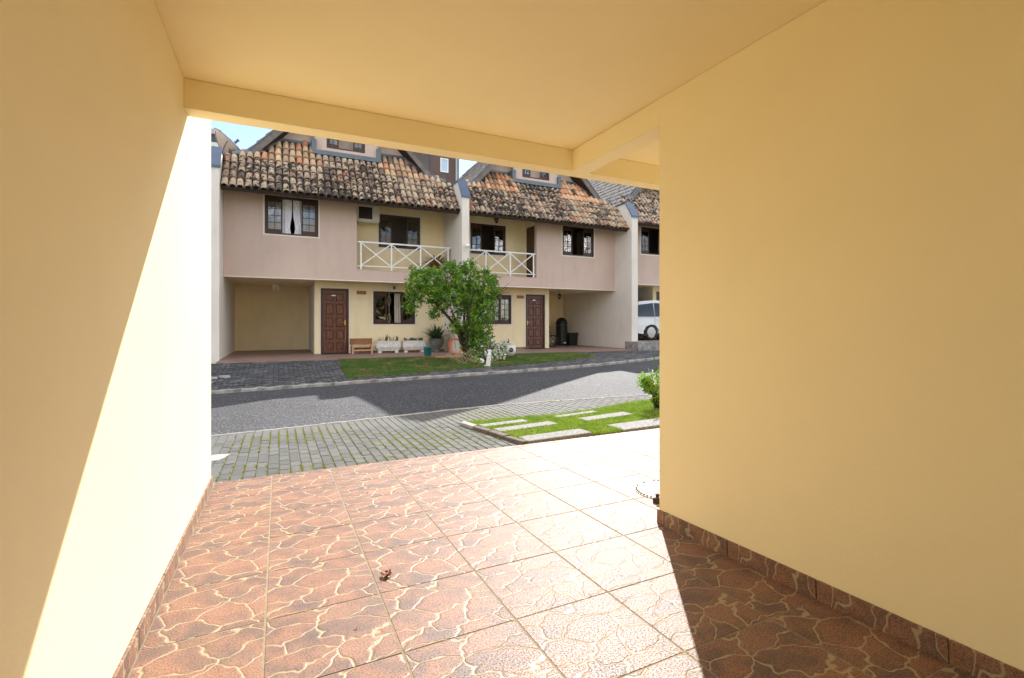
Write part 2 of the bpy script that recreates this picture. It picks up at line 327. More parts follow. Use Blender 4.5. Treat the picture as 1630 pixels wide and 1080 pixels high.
def blades(xy, z, h, w, seed=2, lean=.5):
    g = np.random.default_rng(seed); n = len(xy); t = g.uniform(0, 2 * math.pi, n); hh = h * g.uniform(.5, 1.3, n); l = lean * hh * g.uniform(.1, 1, n); t2 = g.uniform(0, 2 * math.pi, n)
    b = np.stack([xy[:, 0], xy[:, 1], z], 1); a = np.stack([np.cos(t), np.sin(t), 0 * t], 1) * w / 2
    mid = b + np.stack([np.cos(t2) * l * .35, np.sin(t2) * l * .35, hh * .6], 1); tip = b + np.stack([np.cos(t2) * l, np.sin(t2) * l, hh], 1)
    v = np.stack([b - a, b + a, mid + a * .8, mid - a * .8, tip], 1).reshape(-1, 3); k = np.arange(n)[:, None] * 5
    return v, np.concatenate([k + [[0, 1, 2]], k + [[0, 2, 3]], k + [[3, 2, 4]]], 0)
def inpoly(x, y, poly):
    c = np.zeros(len(x), bool); j = len(poly) - 1
    for i in range(len(poly)):
        xi, yi = poly[i]; xj, yj = poly[j]
        c ^= ((yi > y) != (yj > y)) & (x < (xj - xi) * (y - yi) / (yj - yi + 1e-12) + xi); j = i
    return c
def wall_holes(mb, a0, a1, z0, z1, holes, t0, t1, axis='y'):
    """wall in the a-z plane (axis = thickness axis) with rectangular openings, only outer faces"""
    xs = sorted({a0, a1, *[h[0] for h in holes], *[h[1] for h in holes]}); zs = sorted({z0, z1, *[h[2] for h in holes], *[h[3] for h in holes]})
    xs = [x for x in xs if a0 <= x <= a1]; zs = [z for z in zs if z0 <= z <= z1]
    def sol(i, j):
        if i < 0 or j < 0 or i >= len(xs) - 1 or j >= len(zs) - 1: return False
        cx = (xs[i] + xs[i + 1]) / 2; cz = (zs[j] + zs[j + 1]) / 2
        return not any(h[0] < cx < h[1] and h[2] < cz < h[3] for h in holes)
    def P(a, t, z): return (a, t, z) if axis == 'y' else (t, a, z)
    for i in range(len(xs) - 1):
        for j in range(len(zs) - 1):
            if not sol(i, j): continue
            x, X, z, Z = xs[i], xs[i + 1], zs[j], zs[j + 1]
            for t in (t0, t1): mb.add([P(x, t, z), P(X, t, z), P(X, t, Z), P(x, t, Z)], [(0, 1, 2, 3)])
            if not sol(i - 1, j): mb.add([P(x, t0, z), P(x, t1, z), P(x, t1, Z), P(x, t0, Z)], [(0, 1, 2, 3)])
            if not sol(i + 1, j): mb.add([P(X, t0, z), P(X, t1, z), P(X, t1, Z), P(X, t0, Z)], [(0, 1, 2, 3)])
            if not sol(i, j - 1): mb.add([P(x, t0, z), P(X, t0, z), P(X, t1, z), P(x, t1, z)], [(0, 1, 2, 3)])
            if not sol(i, j + 1): mb.add([P(x, t0, Z), P(X, t0, Z), P(X, t1, Z), P(x, t1, Z)], [(0, 1, 2, 3)])
    return mb

# ------------------------------------------------------------------ ground levels
NK = [(-40, 6.8), (-6, 6.85), (-.74, 6.95), (.93, 7.06), (2.3, 7.22), (3.76, 7.2), (5.91, 6.9), (8, 6.6), (40, 6.2)]
FK = [(-40, 11.2), (-6, 11.05), (-1.17, 11.01), (1.5, 10.98), (3.59, 10.92), (5.5, 10.85), (6.75, 10.86), (8.4, 11.08), (10.1, 11.43), (11.5, 11.8), (14, 12.4), (40, 12.6)]
def lerp(t, tab):
    if t <= tab[0][0]: return tab[0][1]
    for (a, b), (c, d) in zip(tab, tab[1:]):
        if t <= c: return b + (d - b) * (t - a) / (c - a)
    return tab[-1][1]
nky = lambda x: lerp(x, NK); fky = lambda x: lerp(x, FK)
def nkz(x): return -.2 + .012 * (max(-8, min(x, 14)) + .7)
def fkz(x): return -.16 + .022 * (max(-8, min(x, 16)) + 1.2)
FLOOR = lambda y: .033 - .03 * y
EDGE_Y = 4.65
PORCH_Y = 14.35; HZ = .22
def near_z(x, y):                                # paver surface between tile floor and near kerb
    t = (y - EDGE_Y) / (nky(x) - EDGE_Y); t = max(0, min(1, t)); return -.118 + (nkz(x) + .012 + .118) * t
def road_z(x, y):
    a, b = nky(x), fky(x); t = max(0, min(1, (y - a) / (b - a))); return nkz(x) + (fkz(x) - nkz(x)) * t - .012 + .03 * math.sin(math.pi * t)
def far_z(x, y):
    a = fky(x) + .1; t = max(0, min(1, (y - a) / (PORCH_Y - a))); return fkz(x) + .045 + (HZ - .02 - fkz(x) - .045) * t
def sheet(name, xs, ys_fn, zf, mat, ny, drop=0):
    v = []; f = []
    for x in xs:
        a, b = ys_fn(x)
        for j in range(ny + 1):
            y = a + (b - a) * j / ny; v.append((x, y, zf(x, y) - drop))
    for i in range(len(xs) - 1):
        for j in range(ny): k = i * (ny + 1) + j; f.append((k, k + ny + 1, k + ny + 2, k + 1))
    return struct(raw(name, v, f, mat))
g = MB().add([(-900, -900, -.75), (900, -900, -.75), (900, 900, -.75), (-900, 900, -.75)], [(0, 1, 2, 3)]).build('ground', 'terrain'); struct(g)
xs = list(np.linspace(-40, -8, 9)) + list(np.arange(-7, 16.1, .5)) + list(np.linspace(18, 40, 8))
sheet('road', xs, lambda x: (nky(x) - .02, fky(x) + .02), road_z, 'asphalt', 12)

# carport floor: grout bed and individual tiles
XL, XR, RW_END = -.486, 2.13, 2.30
def fl_sheet(name, x0, x1, y0, y1, dz, mat):
    v = [(x0, y0, FLOOR(y0) + dz), (x1, y0, FLOOR(y0) + dz), (x1, y1, FLOOR(y1) + dz), (x0, y1, FLOOR(y1) + dz), (x0, y0, -.7), (x1, y0, -.7), (x1, y1, -.7), (x0, y1, -.7)]
    o = MB().add(v, [(0, 1, 2, 3), (3, 2, 6, 7), (0, 4, 5, 1), (0, 3, 7, 4), (1, 5, 6, 2)]).build(name, mat); return struct(o)
cfloor = fl_sheet('carport_floor', -.72, 8, -2.9, EDGE_Y, -.0018, 'grout')
TP = .465; X0T = -.05; Y0T = 1.787; ang = math.atan(-.03); tmesh = {}
def floor_tile(x0, x1, y0, y1):
    key = (round(x1 - x0, 3), round(y1 - y0, 3)); cx, cy = (x0 + x1) / 2, (y0 + y1) / 2
    if key not in tmesh:
        a, b = key[0] / 2, key[1] / 2; o = MB().bev(-a, a, -b, b, -.012, 0, .0025).build('floor_tile', 'floor_tile'); tmesh[key] = o.data
    else:
        o = bpy.data.objects.new('floor_tile', tmesh[key]); C.objects.link(o)
    o.parent = cfloor; o.location = (cx, cy, FLOOR(cy) + random.uniform(-.0006, .0006)); o.rotation_euler = (ang, 0, 0)
ci = [XL + .013] + [X0T + TP * i for i in range(0, 14)]
cj = [Y0T + TP * j for j in range(-5, 7)] + [EDGE_Y + .004]
for i in range(len(ci) - 1):
    for j in range(len(cj) - 1):
        x0, x1, y0, y1 = ci[i] + .0028, ci[i + 1] - .0028, cj[j] + .002, cj[j + 1] - .002
        if y1 <= RW_END + .02 and x0 > XR - .02: continue
        if y1 <= RW_END + .02: x1 = min(x1, XR - .013)
        if y0 < RW_END < y1 and x0 > XR - .1: y0 = RW_END + .013
        if x1 - x0 < .03 or y1 - y0 < .02: continue
        floor_tile(x0, x1, y0, y1)
bk = MB()
for i in range(len(ci) - 1):
    for j in range(-10, -5):
        x0, x1, y0 = ci[i] + .0035, min(ci[i + 1] - .0035, XR - .013), Y0T + TP * j
        if x1 - x0 > .03: bk.bev(x0, x1, y0, y0 + TP - .004, FLOOR(y0 + .23) - .012, FLOOR(y0 + .23), .0025)
o = bk.build('floor_tile', 'floor_tile', cfloor); stuff(o)

# ------------------------------------------------------------------ the carport house
CZ, BZ = 2.60, 2.43
ch = thing('carport_house', 'cream painted house with the open carport around the viewer, smooth walls, ceiling and beams', 'house')
MB().box(XL - .22, XL, -2.8, 4.50, -.7, 5.3).build('side_wall', 'carport_paint', ch)['label'] = 'left carport wall running out past the beam into the sun'
MB().box(XR, XR + .2, -1.8, RW_END, -.7, CZ).build('side_wall', 'carport_paint', ch)['label'] = 'right carport wall ending at the porch'
MB().box(XL, 8.2, -1.75, -1.6, 2.35, CZ).build('beam', 'carport_paint', ch)['label'] = 'unseen rear beam over the carport back, left open to let in light'  # out of view; back opening added so fill light reaches walls and ceiling
MB().box(XR + .2, 8.0, -1.8, -1.6, -.7, 2.35).build('back_wall', 'carport_paint', ch)
MB().box(XR + .2, 8, 2.1, RW_END, -.7, CZ).build('front_wall', 'carport_paint', ch)
MB().box(8, 8.2, -1.75, 3.41, -.7, CZ).build('side_wall', 'carport_paint', ch)
MB().box(XL, 8.2, -1.75, 3.40, CZ + .001, 2.74).build('ceiling', 'carport_paint', ch)
MB().box(XL, 8, 3.28, 3.41, BZ, CZ - .001).build('beam', 'carport_paint', ch)['label'] = 'front beam across the carport opening'
MB().box(XR, XR + .15, RW_END, 3.28, BZ, CZ - .001).build('beam', 'carport_paint', ch)['label'] = 'short beam from the right wall to the front beam'
up = MB(); wall_holes(up, XL, 8.2, 2.74, 5.6, [(.3, 1.8, 3.6, 4.8), (4.5, 6, 3.6, 4.8)], 3.2, 3.40); up.box(XL, 8.2, -1.75, -1.6, 2.741, 5.6); up.box(8.0, 8.2, -1.6, 3.2, 2.741, 5.6)
up.build('upper_wall', 'carport_outer', ch)
MB().prism([(-2.1, 5.6), (3.9, 5.6), (.9, 7.6)], 'x', XL - .3, 8.4).build('roof', 'roof_grey', ch)
for x in (.3, 4.5):
    w = MB(); wall_holes(w, x, x + 1.5, 3.6, 4.8, [(x + .07, x + .72, 3.67, 4.73), (x + .78, x + 1.43, 3.67, 4.73)], 3.28, 3.34); w.build('window', 'dark_wood', ch)
# skirting tiles
sk = MB()
def skirt(x0, x1, y0, y1, nm='skirting_tile'):
    cx, cy = (x0 + x1) / 2, (y0 + y1) / 2; o = MB().bev(-(x1 - x0) / 2, (x1 - x0) / 2, -(y1 - y0) / 2, (y1 - y0) / 2, -.01, .085, .003).build(nm, 'floor_tile', ch)
    o.location = (cx, cy, FLOOR(cy)); 
    if y1 - y0 > .1: o.rotation_euler = (ang, 0, 0)
for k in range(-6, 7):
    y0, y1 = Y0T + TP * k + .003, Y0T + TP * (k + 1) - .003
    if y0 < 4.56: skirt(XL, XL + .011, y0, min(y1, 4.53))
    if y0 < RW_END and y0 > -1.2: skirt(XR - .011, XR, y0, min(y1, RW_END + .011))
for k in range(4):
    skirt(XR + TP * k + .003, XR + TP * (k + 1) - .003, RW_END, RW_END + .011)

# ------------------------------------------------------------------ near pavers, kerb and garden bed
BED = [(2.40, 4.655), (2.20, 6.05), (3.15, 6.02), (3.6, 5.95), (4.3, 6.05), (5.2, 6.3), (6.5, 6.35), (9, 6.1), (9, 4.655)]
pb = sheet('pavement', list(np.arange(-8, 12.1, .5)), lambda x: (EDGE_Y + .003, nky(x)), lambda x, y: near_z(x, y) - .006, 'joint_sand', 6); pb.name = 'pavement'
PW, PL = .0945, .188
cand = []
for i in range(-66, 106):
    x = i * PW
    off = (i % 2) * PL / 2; y = EDGE_Y + .01 - off
    while y < nky(x) - .02:
        ya, yb = max(y, EDGE_Y + .006), min(y + PL, nky(x) - .004)
        if yb - ya > .04: cand.append((x, ya, yb))
        y += PL
cx = np.array([c[0] + PW / 2 for c in cand]); cy = np.array([(c[1] + c[2]) / 2 for c in cand])
keep = ~inpoly(cx, cy, BED); cand = [c for c, k in zip(cand, keep) if k]
def vis(c):
    x, y = c[0], c[1]; f = x * math.sin(R(25.8)) + y * math.cos(R(25.8)); r = (x * math.cos(R(25.8)) - y * math.sin(R(25.8))) / f * 768 + 815
    return 335 < r < 1055
cand.sort(key=lambda c: (not vis(c), c[0] ** 2 + c[1] ** 2))
pm = {}; rest = MB(); jit = random.Random(3)
for n_, (x, ya, yb) in enumerate(cand):
    z = near_z(x + PW / 2, (ya + yb) / 2) + jit.uniform(-.002, .002); l = round(yb - ya, 2); slope = math.atan((near_z(x, yb) - near_z(x, ya)) / (yb - ya))
    if n_ < 300:
        if l not in pm:
            o = MB().bev(-PW / 2 + .004, PW / 2 - .004, -l / 2 + .003, l / 2 - .003, -.03, 0, .004).build('paver', 'paver'); pm[l] = o.data
        else: o = bpy.data.objects.new('paver', pm[l]); C.objects.link(o)
        o.parent = pb; o.location = (x + PW / 2, (ya + yb) / 2, z); o.rotation_euler = (slope + jit.uniform(-.01, .01), jit.uniform(-.012, .012), jit.uniform(-.012, .012))
    else: rest.bev(x + .004, x + PW - .004, ya + .003, yb - .003, z - .03, z, .004)
stuff(rest.build('paver', 'paver', pb))
# moss and little tufts in the joints
g_ = np.random.default_rng(5); nX = 50000
jx = np.round(g_.uniform(-7, 40, nX)) * PW * 1.0; jx = g_.integers(-8, 50, nX) * PW + g_.normal(0, .004, nX); jy = g_.uniform(EDGE_Y + .02, 6.85, nX)
# moss strength: patchy along X and Y
pt = np.sin(jx * 2.3 + 1.1) * np.sin(jy * 3.1 + .4) + .6 * np.sin(jx * 7.7) * np.sin(jy * 9.3 + 1) + .35 * np.sin(jy * 29 + jx * 13)
ok = (pt > .15) & ~inpoly(jx, jy, BED) & (g_.uniform(0, 1, nX) < np.clip(1.2 - .38 * np.abs(jy - 5.6), .1, 1)) & (jx < 3.2) & (jx > -.48)
jx, jy = jx[ok], jy[ok]; jz = np.array([near_z(a, b) - .009 for a, b in zip(jx, jy)])
v, f = blades(np.stack([jx, jy], 1), jz, .02, .007, 5, 1.3); o = raw('joint_grass', v, f, 'joint_grass'); stuff(o)
tag(o, 'tiny yellow green grass sprouting in the joints of the sunlit pavers', 'grass')
# concrete patch on pavers
cp = MB().prism([(-.66, 5.50), (-.54, 5.53), (-.49, 5.62), (-.45, 5.75), (-.56, 5.78), (-.8, 5.72), (-.8, 5.50)], 'z', -.30, near_z(-.5, 5.6) + .008).build('concrete_patch', 'edging_concrete', bevel=.004)
cp.data.materials[0] = M('edging_concrete'); tag(cp, 'broken pale concrete slab lying in the pavers beside the left wall', 'slab')
# near edging kerb stones
kn = struct(MB().box(-40, 40, 6.0, 6.02, -.6, -.55).build('kerb', 'edging_concrete')); kn.name = 'kerb'
def kerb_run(parent, x0, x1, step, yf, zf, w, h0, h1, mat, seed, rough=.004, n=300):
    r = random.Random(seed); x = x0; shared = None
    while x < x1:
        L_ = step * r.uniform(.9, 1.1); xe = min(x + L_, x1); a = Vector((x + .004, yf(x), zf(x))); b = Vector((xe - .004, yf(xe), zf(xe)))
        d = (b - a); ln = d.length; mb = MB(); k = 9; vs = []
        for i in range(k):
            t = i / (k - 1); dy = r.uniform(-rough, rough); dz = r.uniform(-rough, rough) * 1.2
            vs += [(t * ln, -w / 2 + dy, h0), (t * ln, -w / 2 + dy + .002, h1 - .012 + dz), (t * ln, -w / 2 + .012 + dy, h1 + dz), (t * ln, w / 2 - .012 + dy, h1 + dz), (t * ln, w / 2 + dy, h0)]
        fs = [(i * 5 + j, i * 5 + 5 + j, i * 5 + 6 + j, i * 5 + 1 + j) for i in range(k - 1) for j in range(4)] + [(0, 1, 2, 3, 4), tuple(range((k - 1) * 5, k * 5))[::-1]]
        o = mb.add(vs, fs).build('kerb_stone', mat, parent); o.location = a; o.rotation_euler = (0, -math.asin(d.z / ln), math.atan2(d.y, d.x)); x = xe
kerb_run(kn, -5, 13, .95, lambda x: nky(x) + .03, nkz, .055, -.2, .022, 'edging_concrete', 4, .003)
kf = struct(MB().box(-40, 40, 12.0, 12.02, -.62, -.58).build('kerb', 'kerb_concrete'))
kerb_run(kf, -6, 18, .9, lambda x: fky(x) + .06, fkz, .13, -.2, .055, 'kerb_concrete', 9, .010)
# bed: soil, brown edging, slabs, grass
bz = lambda x, y: near_z(x, y) + .010
bv = [(x, y, bz(x, y)) for x, y in BED] + [(x, y, -.4) for x, y in BED]; nb = len(BED)
bed = struct(MB().add(bv, [tuple(range(nb))] + [(i, (i + 1) % nb, nb + (i + 1) % nb, nb + i) for i in range(nb)]).build('garden_bed', 'soil'))
a = Vector((2.42, 4.66, 0)); b = Vector((2.19, 6.06, 0))
for k in range(4):
    p0 = a.lerp(b, k / 4 + .004); p1 = a.lerp(b, (k + 1) / 4 - .004); d = p1 - p0; m_ = (p0 + p1) / 2
    o = MB().bev(-d.length / 2, d.length / 2, -.045, .045, -.14, .0, .006).build('edging_stone', 'edging_brown' if k < 3 else 'edging_concrete', bed, bevel=.004)
    o.location = (m_.x, m_.y, near_z(m_.x, m_.y) + .040 + .004 * (k % 2)); o.rotation_euler = (R(3) * (-1) ** k, .03, math.atan2(d.y, d.x) + .02 * (-1) ** k)
SL = [('a', 2.32, 5.70, .66, .17, .04, 'pale granite slab at the roadside end of the grass bed, next to the brown edging'),
      ('b', 2.80, 5.38, .84, .21, .07, 'pale granite slab in the middle of the left row, between two strips of grass'),
      ('c', 2.88, 4.80, .86, .25, .01, 'large pale granite slab against the tiled floor beside the brown edging corner'),
      ('d', 3.82, 5.80, .72, .13, .1, 'thin pale slab at the roadside edge of the grass, right of the other roadside slab'),
      ('e', 4.09, 5.47, .85, .22, .08, 'pale granite slab lying alone in the grass nearest the leafy shrub'),
      ('f', 4.25, 4.84, 1.0, .34, .01, 'big pale granite slab against the tiled floor, running behind the yellow wall corner')]
SLP = []
for k, x, y, w, d, rz, lab in SL:
    if k == 'a': x += .32
    o = MB().bev(-w / 2, w / 2, -d / 2, d / 2, -.06, .03, .006).build('stone_slab', 'slab_granite', bevel=.004); o.location = (x, y, bz(x, y) + .005)
    o.rotation_euler = (math.atan((near_z(x, y + .1) - near_z(x, y - .1)) / .2), -.012, rz); tag(o, lab, 'stone slab', 'granite slabs set in the grass bed')
    c, s = math.cos(rz), math.sin(rz); SLP.append([(x + c * u - s * v_, y + s * u + c * v_) for u, v_ in ((-w / 2 + .01, -d / 2 + .01), (w / 2 - .01, -d / 2 + .01), (w / 2 - .01, d / 2 - .01), (-w / 2 + .01, d / 2 - .01))])
gx = g_.uniform(2.2, 7.0, 60000); gy = g_.uniform(4.68, 6.4, 60000); ok = inpoly(gx, gy, BED)
lx = 2.42 - (gy - 4.66) / 1.4 * .23 + .05; ok &= gx > lx
for P_ in SLP: ok &= ~inpoly(gx, gy, P_)
gx, gy = gx[ok], gy[ok]; v, f = blades(np.stack([gx, gy], 1), np.array([bz(a, b) for a, b in zip(gx, gy)]), .045, .009, 8, 1.2)
o = stuff(raw('grass', v, f, 'near_grass')); tag(o, 'bright green sunlit grass around the pale slabs beside the carport floor', 'grass')

# ------------------------------------------------------------------ far side: ramped pavers, lawn
fy = sheet('driveway', list(np.arange(-9, 20.1, .5)), lambda x: (fky(x) + .1, PORCH_Y + .02), lambda x, y: far_z(x, y) - .02, 'soil', 8)
LAWN = [(1.50, 14.36), (1.39, 11.40), (2.65, 11.5), (4.0, 11.70), (5.8, 11.85), (6.8, 11.98), (8.0, 12.3), (9.1, 12.75), (9.5, 13.2), (9.3, 14.36)]
mb = MB(); r = random.Random(12)
for i in range(-70, 118):
    x = i * .108; y = fky(x) + .13 - (i % 2) * .107
    while y < PORCH_Y - .02:
        ya, yb = max(y, fky(x) + .13), min(y + .214, PORCH_Y - .004)
        if yb - ya > .05 and not inpoly(np.array([x + .05]), np.array([(ya + yb) / 2]), LAWN)[0]:
            z = far_z(x, (ya + yb) / 2) + r.uniform(-.004, .004); mb.bev(x + .004, x + .104, ya + .003, yb - .003, z - .03, z, .004)
        y += .214
stuff(mb.build('paver', 'paver_far', fy))
lm = sheet('lawn', list(np.arange(1.3, 9.7, .3)), lambda x: (fky(x) + .14, PORCH_Y), lambda x, y: far_z(x, y) - .015, 'soil', 6)
gx = g_.uniform(1.3, 9.6, 130000); gy = g_.uniform(11.3, 14.36, 130000); ok = inpoly(gx, gy, LAWN)
bald = np.sin(gx * 1.9 + .6) * np.sin(gy * 2.6) + .5 * np.sin(gx * 5.1 + gy * 3.3); ok &= g_.uniform(0, 1, len(gx)) < np.clip(.95 - .25 * bald, .35, 1)
ok &= ~((np.hypot((gx - 4.7) / 1.2, (gy - 13.4) / .8) < 1) & (g_.uniform(0, 1, len(gx)) < .75))
gx, gy = gx[ok], gy[ok]; v, f = blades(np.stack([gx, gy], 1), np.array([far_z(a, b) - .012 for a, b in zip(gx, gy)]), .035, .012, 9, 1.2)
o = stuff(raw('grass', v, f, 'far_grass')); tag(o, 'shaded lawn with dry patches in front of the two row houses', 'lawn')
# raised forecourt of the last house
st = struct(MB().box(12.2, 22, 14.30, 15.08, -.3, .515).box(12.875, 19.7, 15.081, 16.9, -.3, .5205).build('forecourt', 'kerb_concrete'))

# ------------------------------------------------------------------ row houses across the street
EY, EZ, TAN = 15.3, 4.99, 1.24; SA = math.atan(TAN); FY, DY, BY = 16.15, 17.0, 17.1; HWID = 6.9
tile_me = None
def tile_mesh():
    global tile_me
    if tile_me: return tile_me
    mb = MB(); k = 7; vs = []
    for (y, ro, zz) in ((0, .091, .018), (.42, .073, -.014)):
        for i in range(k):
            t = math.pi * i / (k - 1); vs.append((ro * math.cos(t), y, ro * math.sin(t) * .95 + zz))
    for i in range(k):
        t = math.pi * i / (k - 1); vs.append((.077 * math.cos(t), 0, .077 * math.sin(t) * .92 + .020))
    for i in range(k):
        t = math.pi * i / (k - 1); vs.append((.070 * math.cos(t), .10, .070 * math.sin(t) * .92 + .010))
    fs = [(i, i + 1, k + i + 1, k + i) for i in range(k - 1)] + [(i, 2 * k + i, 2 * k + i + 1, i + 1) for i in range(k - 1)] + [(2 * k + i, 3 * k + i, 3 * k + i + 1, 2 * k + i + 1) for i in range(k - 1)]
    mb.add(vs, fs); o = mb.build('roof_tile', 'roof_tile', smooth=False); tile_me = o.data
    for p in tile_me.polygons: p.use_smooth = p.index < k - 1
    C.objects.unlink(o); bpy.data.objects.remove(o); return tile_me
def barrel(mb, O, ax, upv, nrm, length, height_fn, pitch=.19, expo=.35, r=.085, seed=1, seg=5):
    rr = random.Random(seed); nc = int(length / pitch)
    for c in range(nc):
        u = (c + .5) * pitch; h = height_fn(u); s = -.03; 
        while s < h - .05:
            w = rr.uniform(-.006, .006); le = min(expo + .05, h - s + .05); q = []
            for (t, ra, zz) in ((s, r, .022), (s + le, r * .84, 0)):
                for i in range(seg):
                    a = math.pi * i / (seg - 1); q.append(O + ax * (u + w + ra * math.cos(a)) + upv * t + nrm * (ra * .95 * math.sin(a) + zz))
            q.append(O + ax * (u + w) + upv * s + nrm * .0)
            mb.add(q, [(i, i + 1, seg + i + 1, seg + i) for i in range(seg - 1)] + [(i, i + 1, 2 * seg) for i in range(seg - 1)]); s += expo

def window(parent, X0, X1, Z0, Z1, y, centre='dark', net=False, mirror=False, side=.29, top=.0, closed=False, dark=True):
    """three part timber window in the opening: fixed lattice sashes and an open or closed middle"""
    mb = MB(); fr = .05; wall_holes(mb, X0 + .002, X1 - .002, Z0 + .002, Z1 - .002, [(X0 + fr, X1 - fr, Z0 + fr, Z1 - fr)], y + .015, y + .115)
    win = mb.build('window', 'dark_wood', parent); w = X1 - X0; sw = w * side
    def sash(a, b, yy, cols=2, rows=4):
        s = MB(); f_ = .045; holes = []; iw = b - a - 2 * f_; ih = Z1 - Z0 - 2 * fr - .11 - .13; m_ = .016
        z0 = Z0 + fr + .11; cw = (iw - (cols - 1) * m_) / cols; rh = (ih - (rows - 1) * m_) / rows
        for i in range(cols):
            for j in range(rows):
                holes.append((a + f_ + i * (cw + m_), a + f_ + i * (cw + m_) + cw, z0 + j * (rh + m_), z0 + j * (rh + m_) + rh))
        wall_holes(s, a, b, Z0 + fr + .002, Z1 - fr - .002, holes, yy, yy + .03); s.build('sash', 'dark_wood', win)
        MB().box(a + f_ - .005, b - f_ + .005, yy + .012, yy + .016, z0 - .005, z0 + ih + .005).build('pane', 'glass', win)
    sash(X0 + fr + .001, X0 + fr + sw, y + .04); sash(X1 - fr - sw, X1 - fr - .001, y + .04)
    if closed: sash(X0 + fr + sw + .002, X0 + w / 2 - .001, y + .06, 1); sash(X0 + w / 2 + .001, X1 - fr - sw - .002, y + .06, 1)
    if centre in ('curtain', 'curtain_beige'):
        a, b = (X0 + fr + sw, X1 - fr - sw) if centre == 'curtain' else (X0 + w * .52, X1 - fr - sw - .0)
        if centre == 'curtain': spans = [(X0 + fr, a + (b - a) * .50), (a + (b - a) * .56, X1 - fr)]
        else: spans = [(a, b)]
        for k, (p0, p1) in enumerate(spans):
            nS = int((p1 - p0) / .012) + 2; v = []; f = []
            for i in range(nS):
                t = i / (nS - 1)
                for j in range(7):
                    zt = Z0 + fr + .005 + (Z1 - Z0 - 2 * fr - .01) * j / 6; x = p0 + (p1 - p0) * t
                    edge_in = (p1 if k == 0 else p0); pull = max(0, 1 - abs(x - edge_in) / .35) * (.06 * math.exp(-((j - 1.2) / 1.3) ** 2)) if centre == 'curtain' else 0
                    x2 = x + (-pull if k == 0 else pull)
                    v.append((x2, y + .16 + .018 * math.sin(i * .95 + .4 * j + k) + .008 * math.sin(i * .37), zt))
            for i in range(nS - 1):
                for j in range(6): f.append((i * 7 + j, i * 7 + j + 1, i * 7 + 8 + j, i * 7 + 7 + j))
            o = raw('curtain', v, f, centre, win)
            for p_ in o.data.polygons: p_.use_smooth = True
    if net:
        nb_ = MB(); st_ = .052; W_, H_ = X1 - X0, Z1 - Z0
        for s_ in (1, -1):
            k = -H_
            while k < W_:
                xa, xb = k, k + H_; za, zb = 0, H_
                if xa < 0: za = -xa; xa = 0
                if xb > W_: zb = H_ - (xb - W_); xb = W_
                if zb - za > .03:
                    A = (X0 + xa, y - .004 * s_, (Z0 + za) if s_ == 1 else (Z1 - za)); B = (X0 + xb, y - .004 * s_, (Z0 + zb) if s_ == 1 else (Z1 - zb)); nb_.tube([A, B], .0026, 3, False)
                k += st_ * 1.414
        nb_.build('safety_net', 'netting', win)
    return win
def surround(parent, X0, X1, Z0, Z1, y, w=.045, bottom=True):
    mb = MB(); holes = [(X0, X1, Z0 if bottom else Z0 - w - 1, Z1)]
    wall_holes(mb, X0 - w, X1 + w, Z0 - (w if bottom else 0), Z1 + w, holes, y - .012, y); mb.build('window_trim' if bottom else 'door_trim', 'trim_paint', parent)
def panel_door(parent, X0, X1, Z0, Z1, y, handle=True, plate=True, worn=False, hx=1):
    mb = MB(); wall_holes(mb, X0 + .002, X1 - .002, Z0 + .002, Z1 - .002, [(X0 + .06, X1 - .06, Z0 - 1, Z1 - .06)], y + .01, y + .12); mb.build('door_frame', 'dark_wood', parent)
    a, b, z0, z1 = X0 + .063, X1 - .063, Z0 + .015, Z1 - .063; holes = []; cols = [(a + .09, (a + b) / 2 - .03), ((a + b) / 2 + .03, b - .09)]; hgt = z1 - z0
    rows = [(.05, .17), (.21, .37), (.41, .57), (.61, .79), (.83, .95)]
    for c in cols:
        for q in rows: holes.append((c[0], c[1], z0 + q[0] * hgt, z0 + q[1] * hgt))
    mb = MB(); wall_holes(mb, a, b, z0, z1, holes, y + .06, y + .10)
    for h in holes: mb.box(h[0], h[1], y + .088, y + .098, h[2], h[3])
    d = mb.build('door', 'door_wood', parent)
    for h in holes: q = MB().bev(h[0] + .018, h[1] - .018, -h[3] + .018, -h[2] - .018, 0, .026, .016); q.v = [(a_, y + .088 - c_, -b_) for a_, b_, c_ in q.v]; q.build('door_panel', 'door_wood', d)
    if handle:
        hxp = b - .05 if hx > 0 else a + .05; MB().box(hxp - .018, hxp + .018, y + .05, y + .06, z0 + .93, z0 + 1.09).tube([(hxp, y + .05, z0 + 1.02), (hxp, y + .02, z0 + 1.02), (hxp - .09 * hx, y + .02, z0 + 1.02)], .009).build('handle', 'brass', d)
    if plate: MB().lathe([(0, -.002), (.075, -.002), (.075, .004), (0, .006)], (0, 0, 0), 16, .32).build('name_plate', 'steel', d).matrix_basis = Matrix.Translation(((a + b) / 2 - .03, y + .056, z1 - .17)) @ Matrix.Rotation(R(90), 4, 'X')
    if worn: MB().prism([(b - .045, z0 + .38), (b - .02, z0 + .30), (b - .012, z0 + .55), (b - .008, z0 + .80), (b - .03, z0 + .84), (b - .05, z0 + .72), (b - .038, z0 + .55)], 'y', y + .0585, y + .0602).build('worn_patch', 'bench_wood', d)
    return d

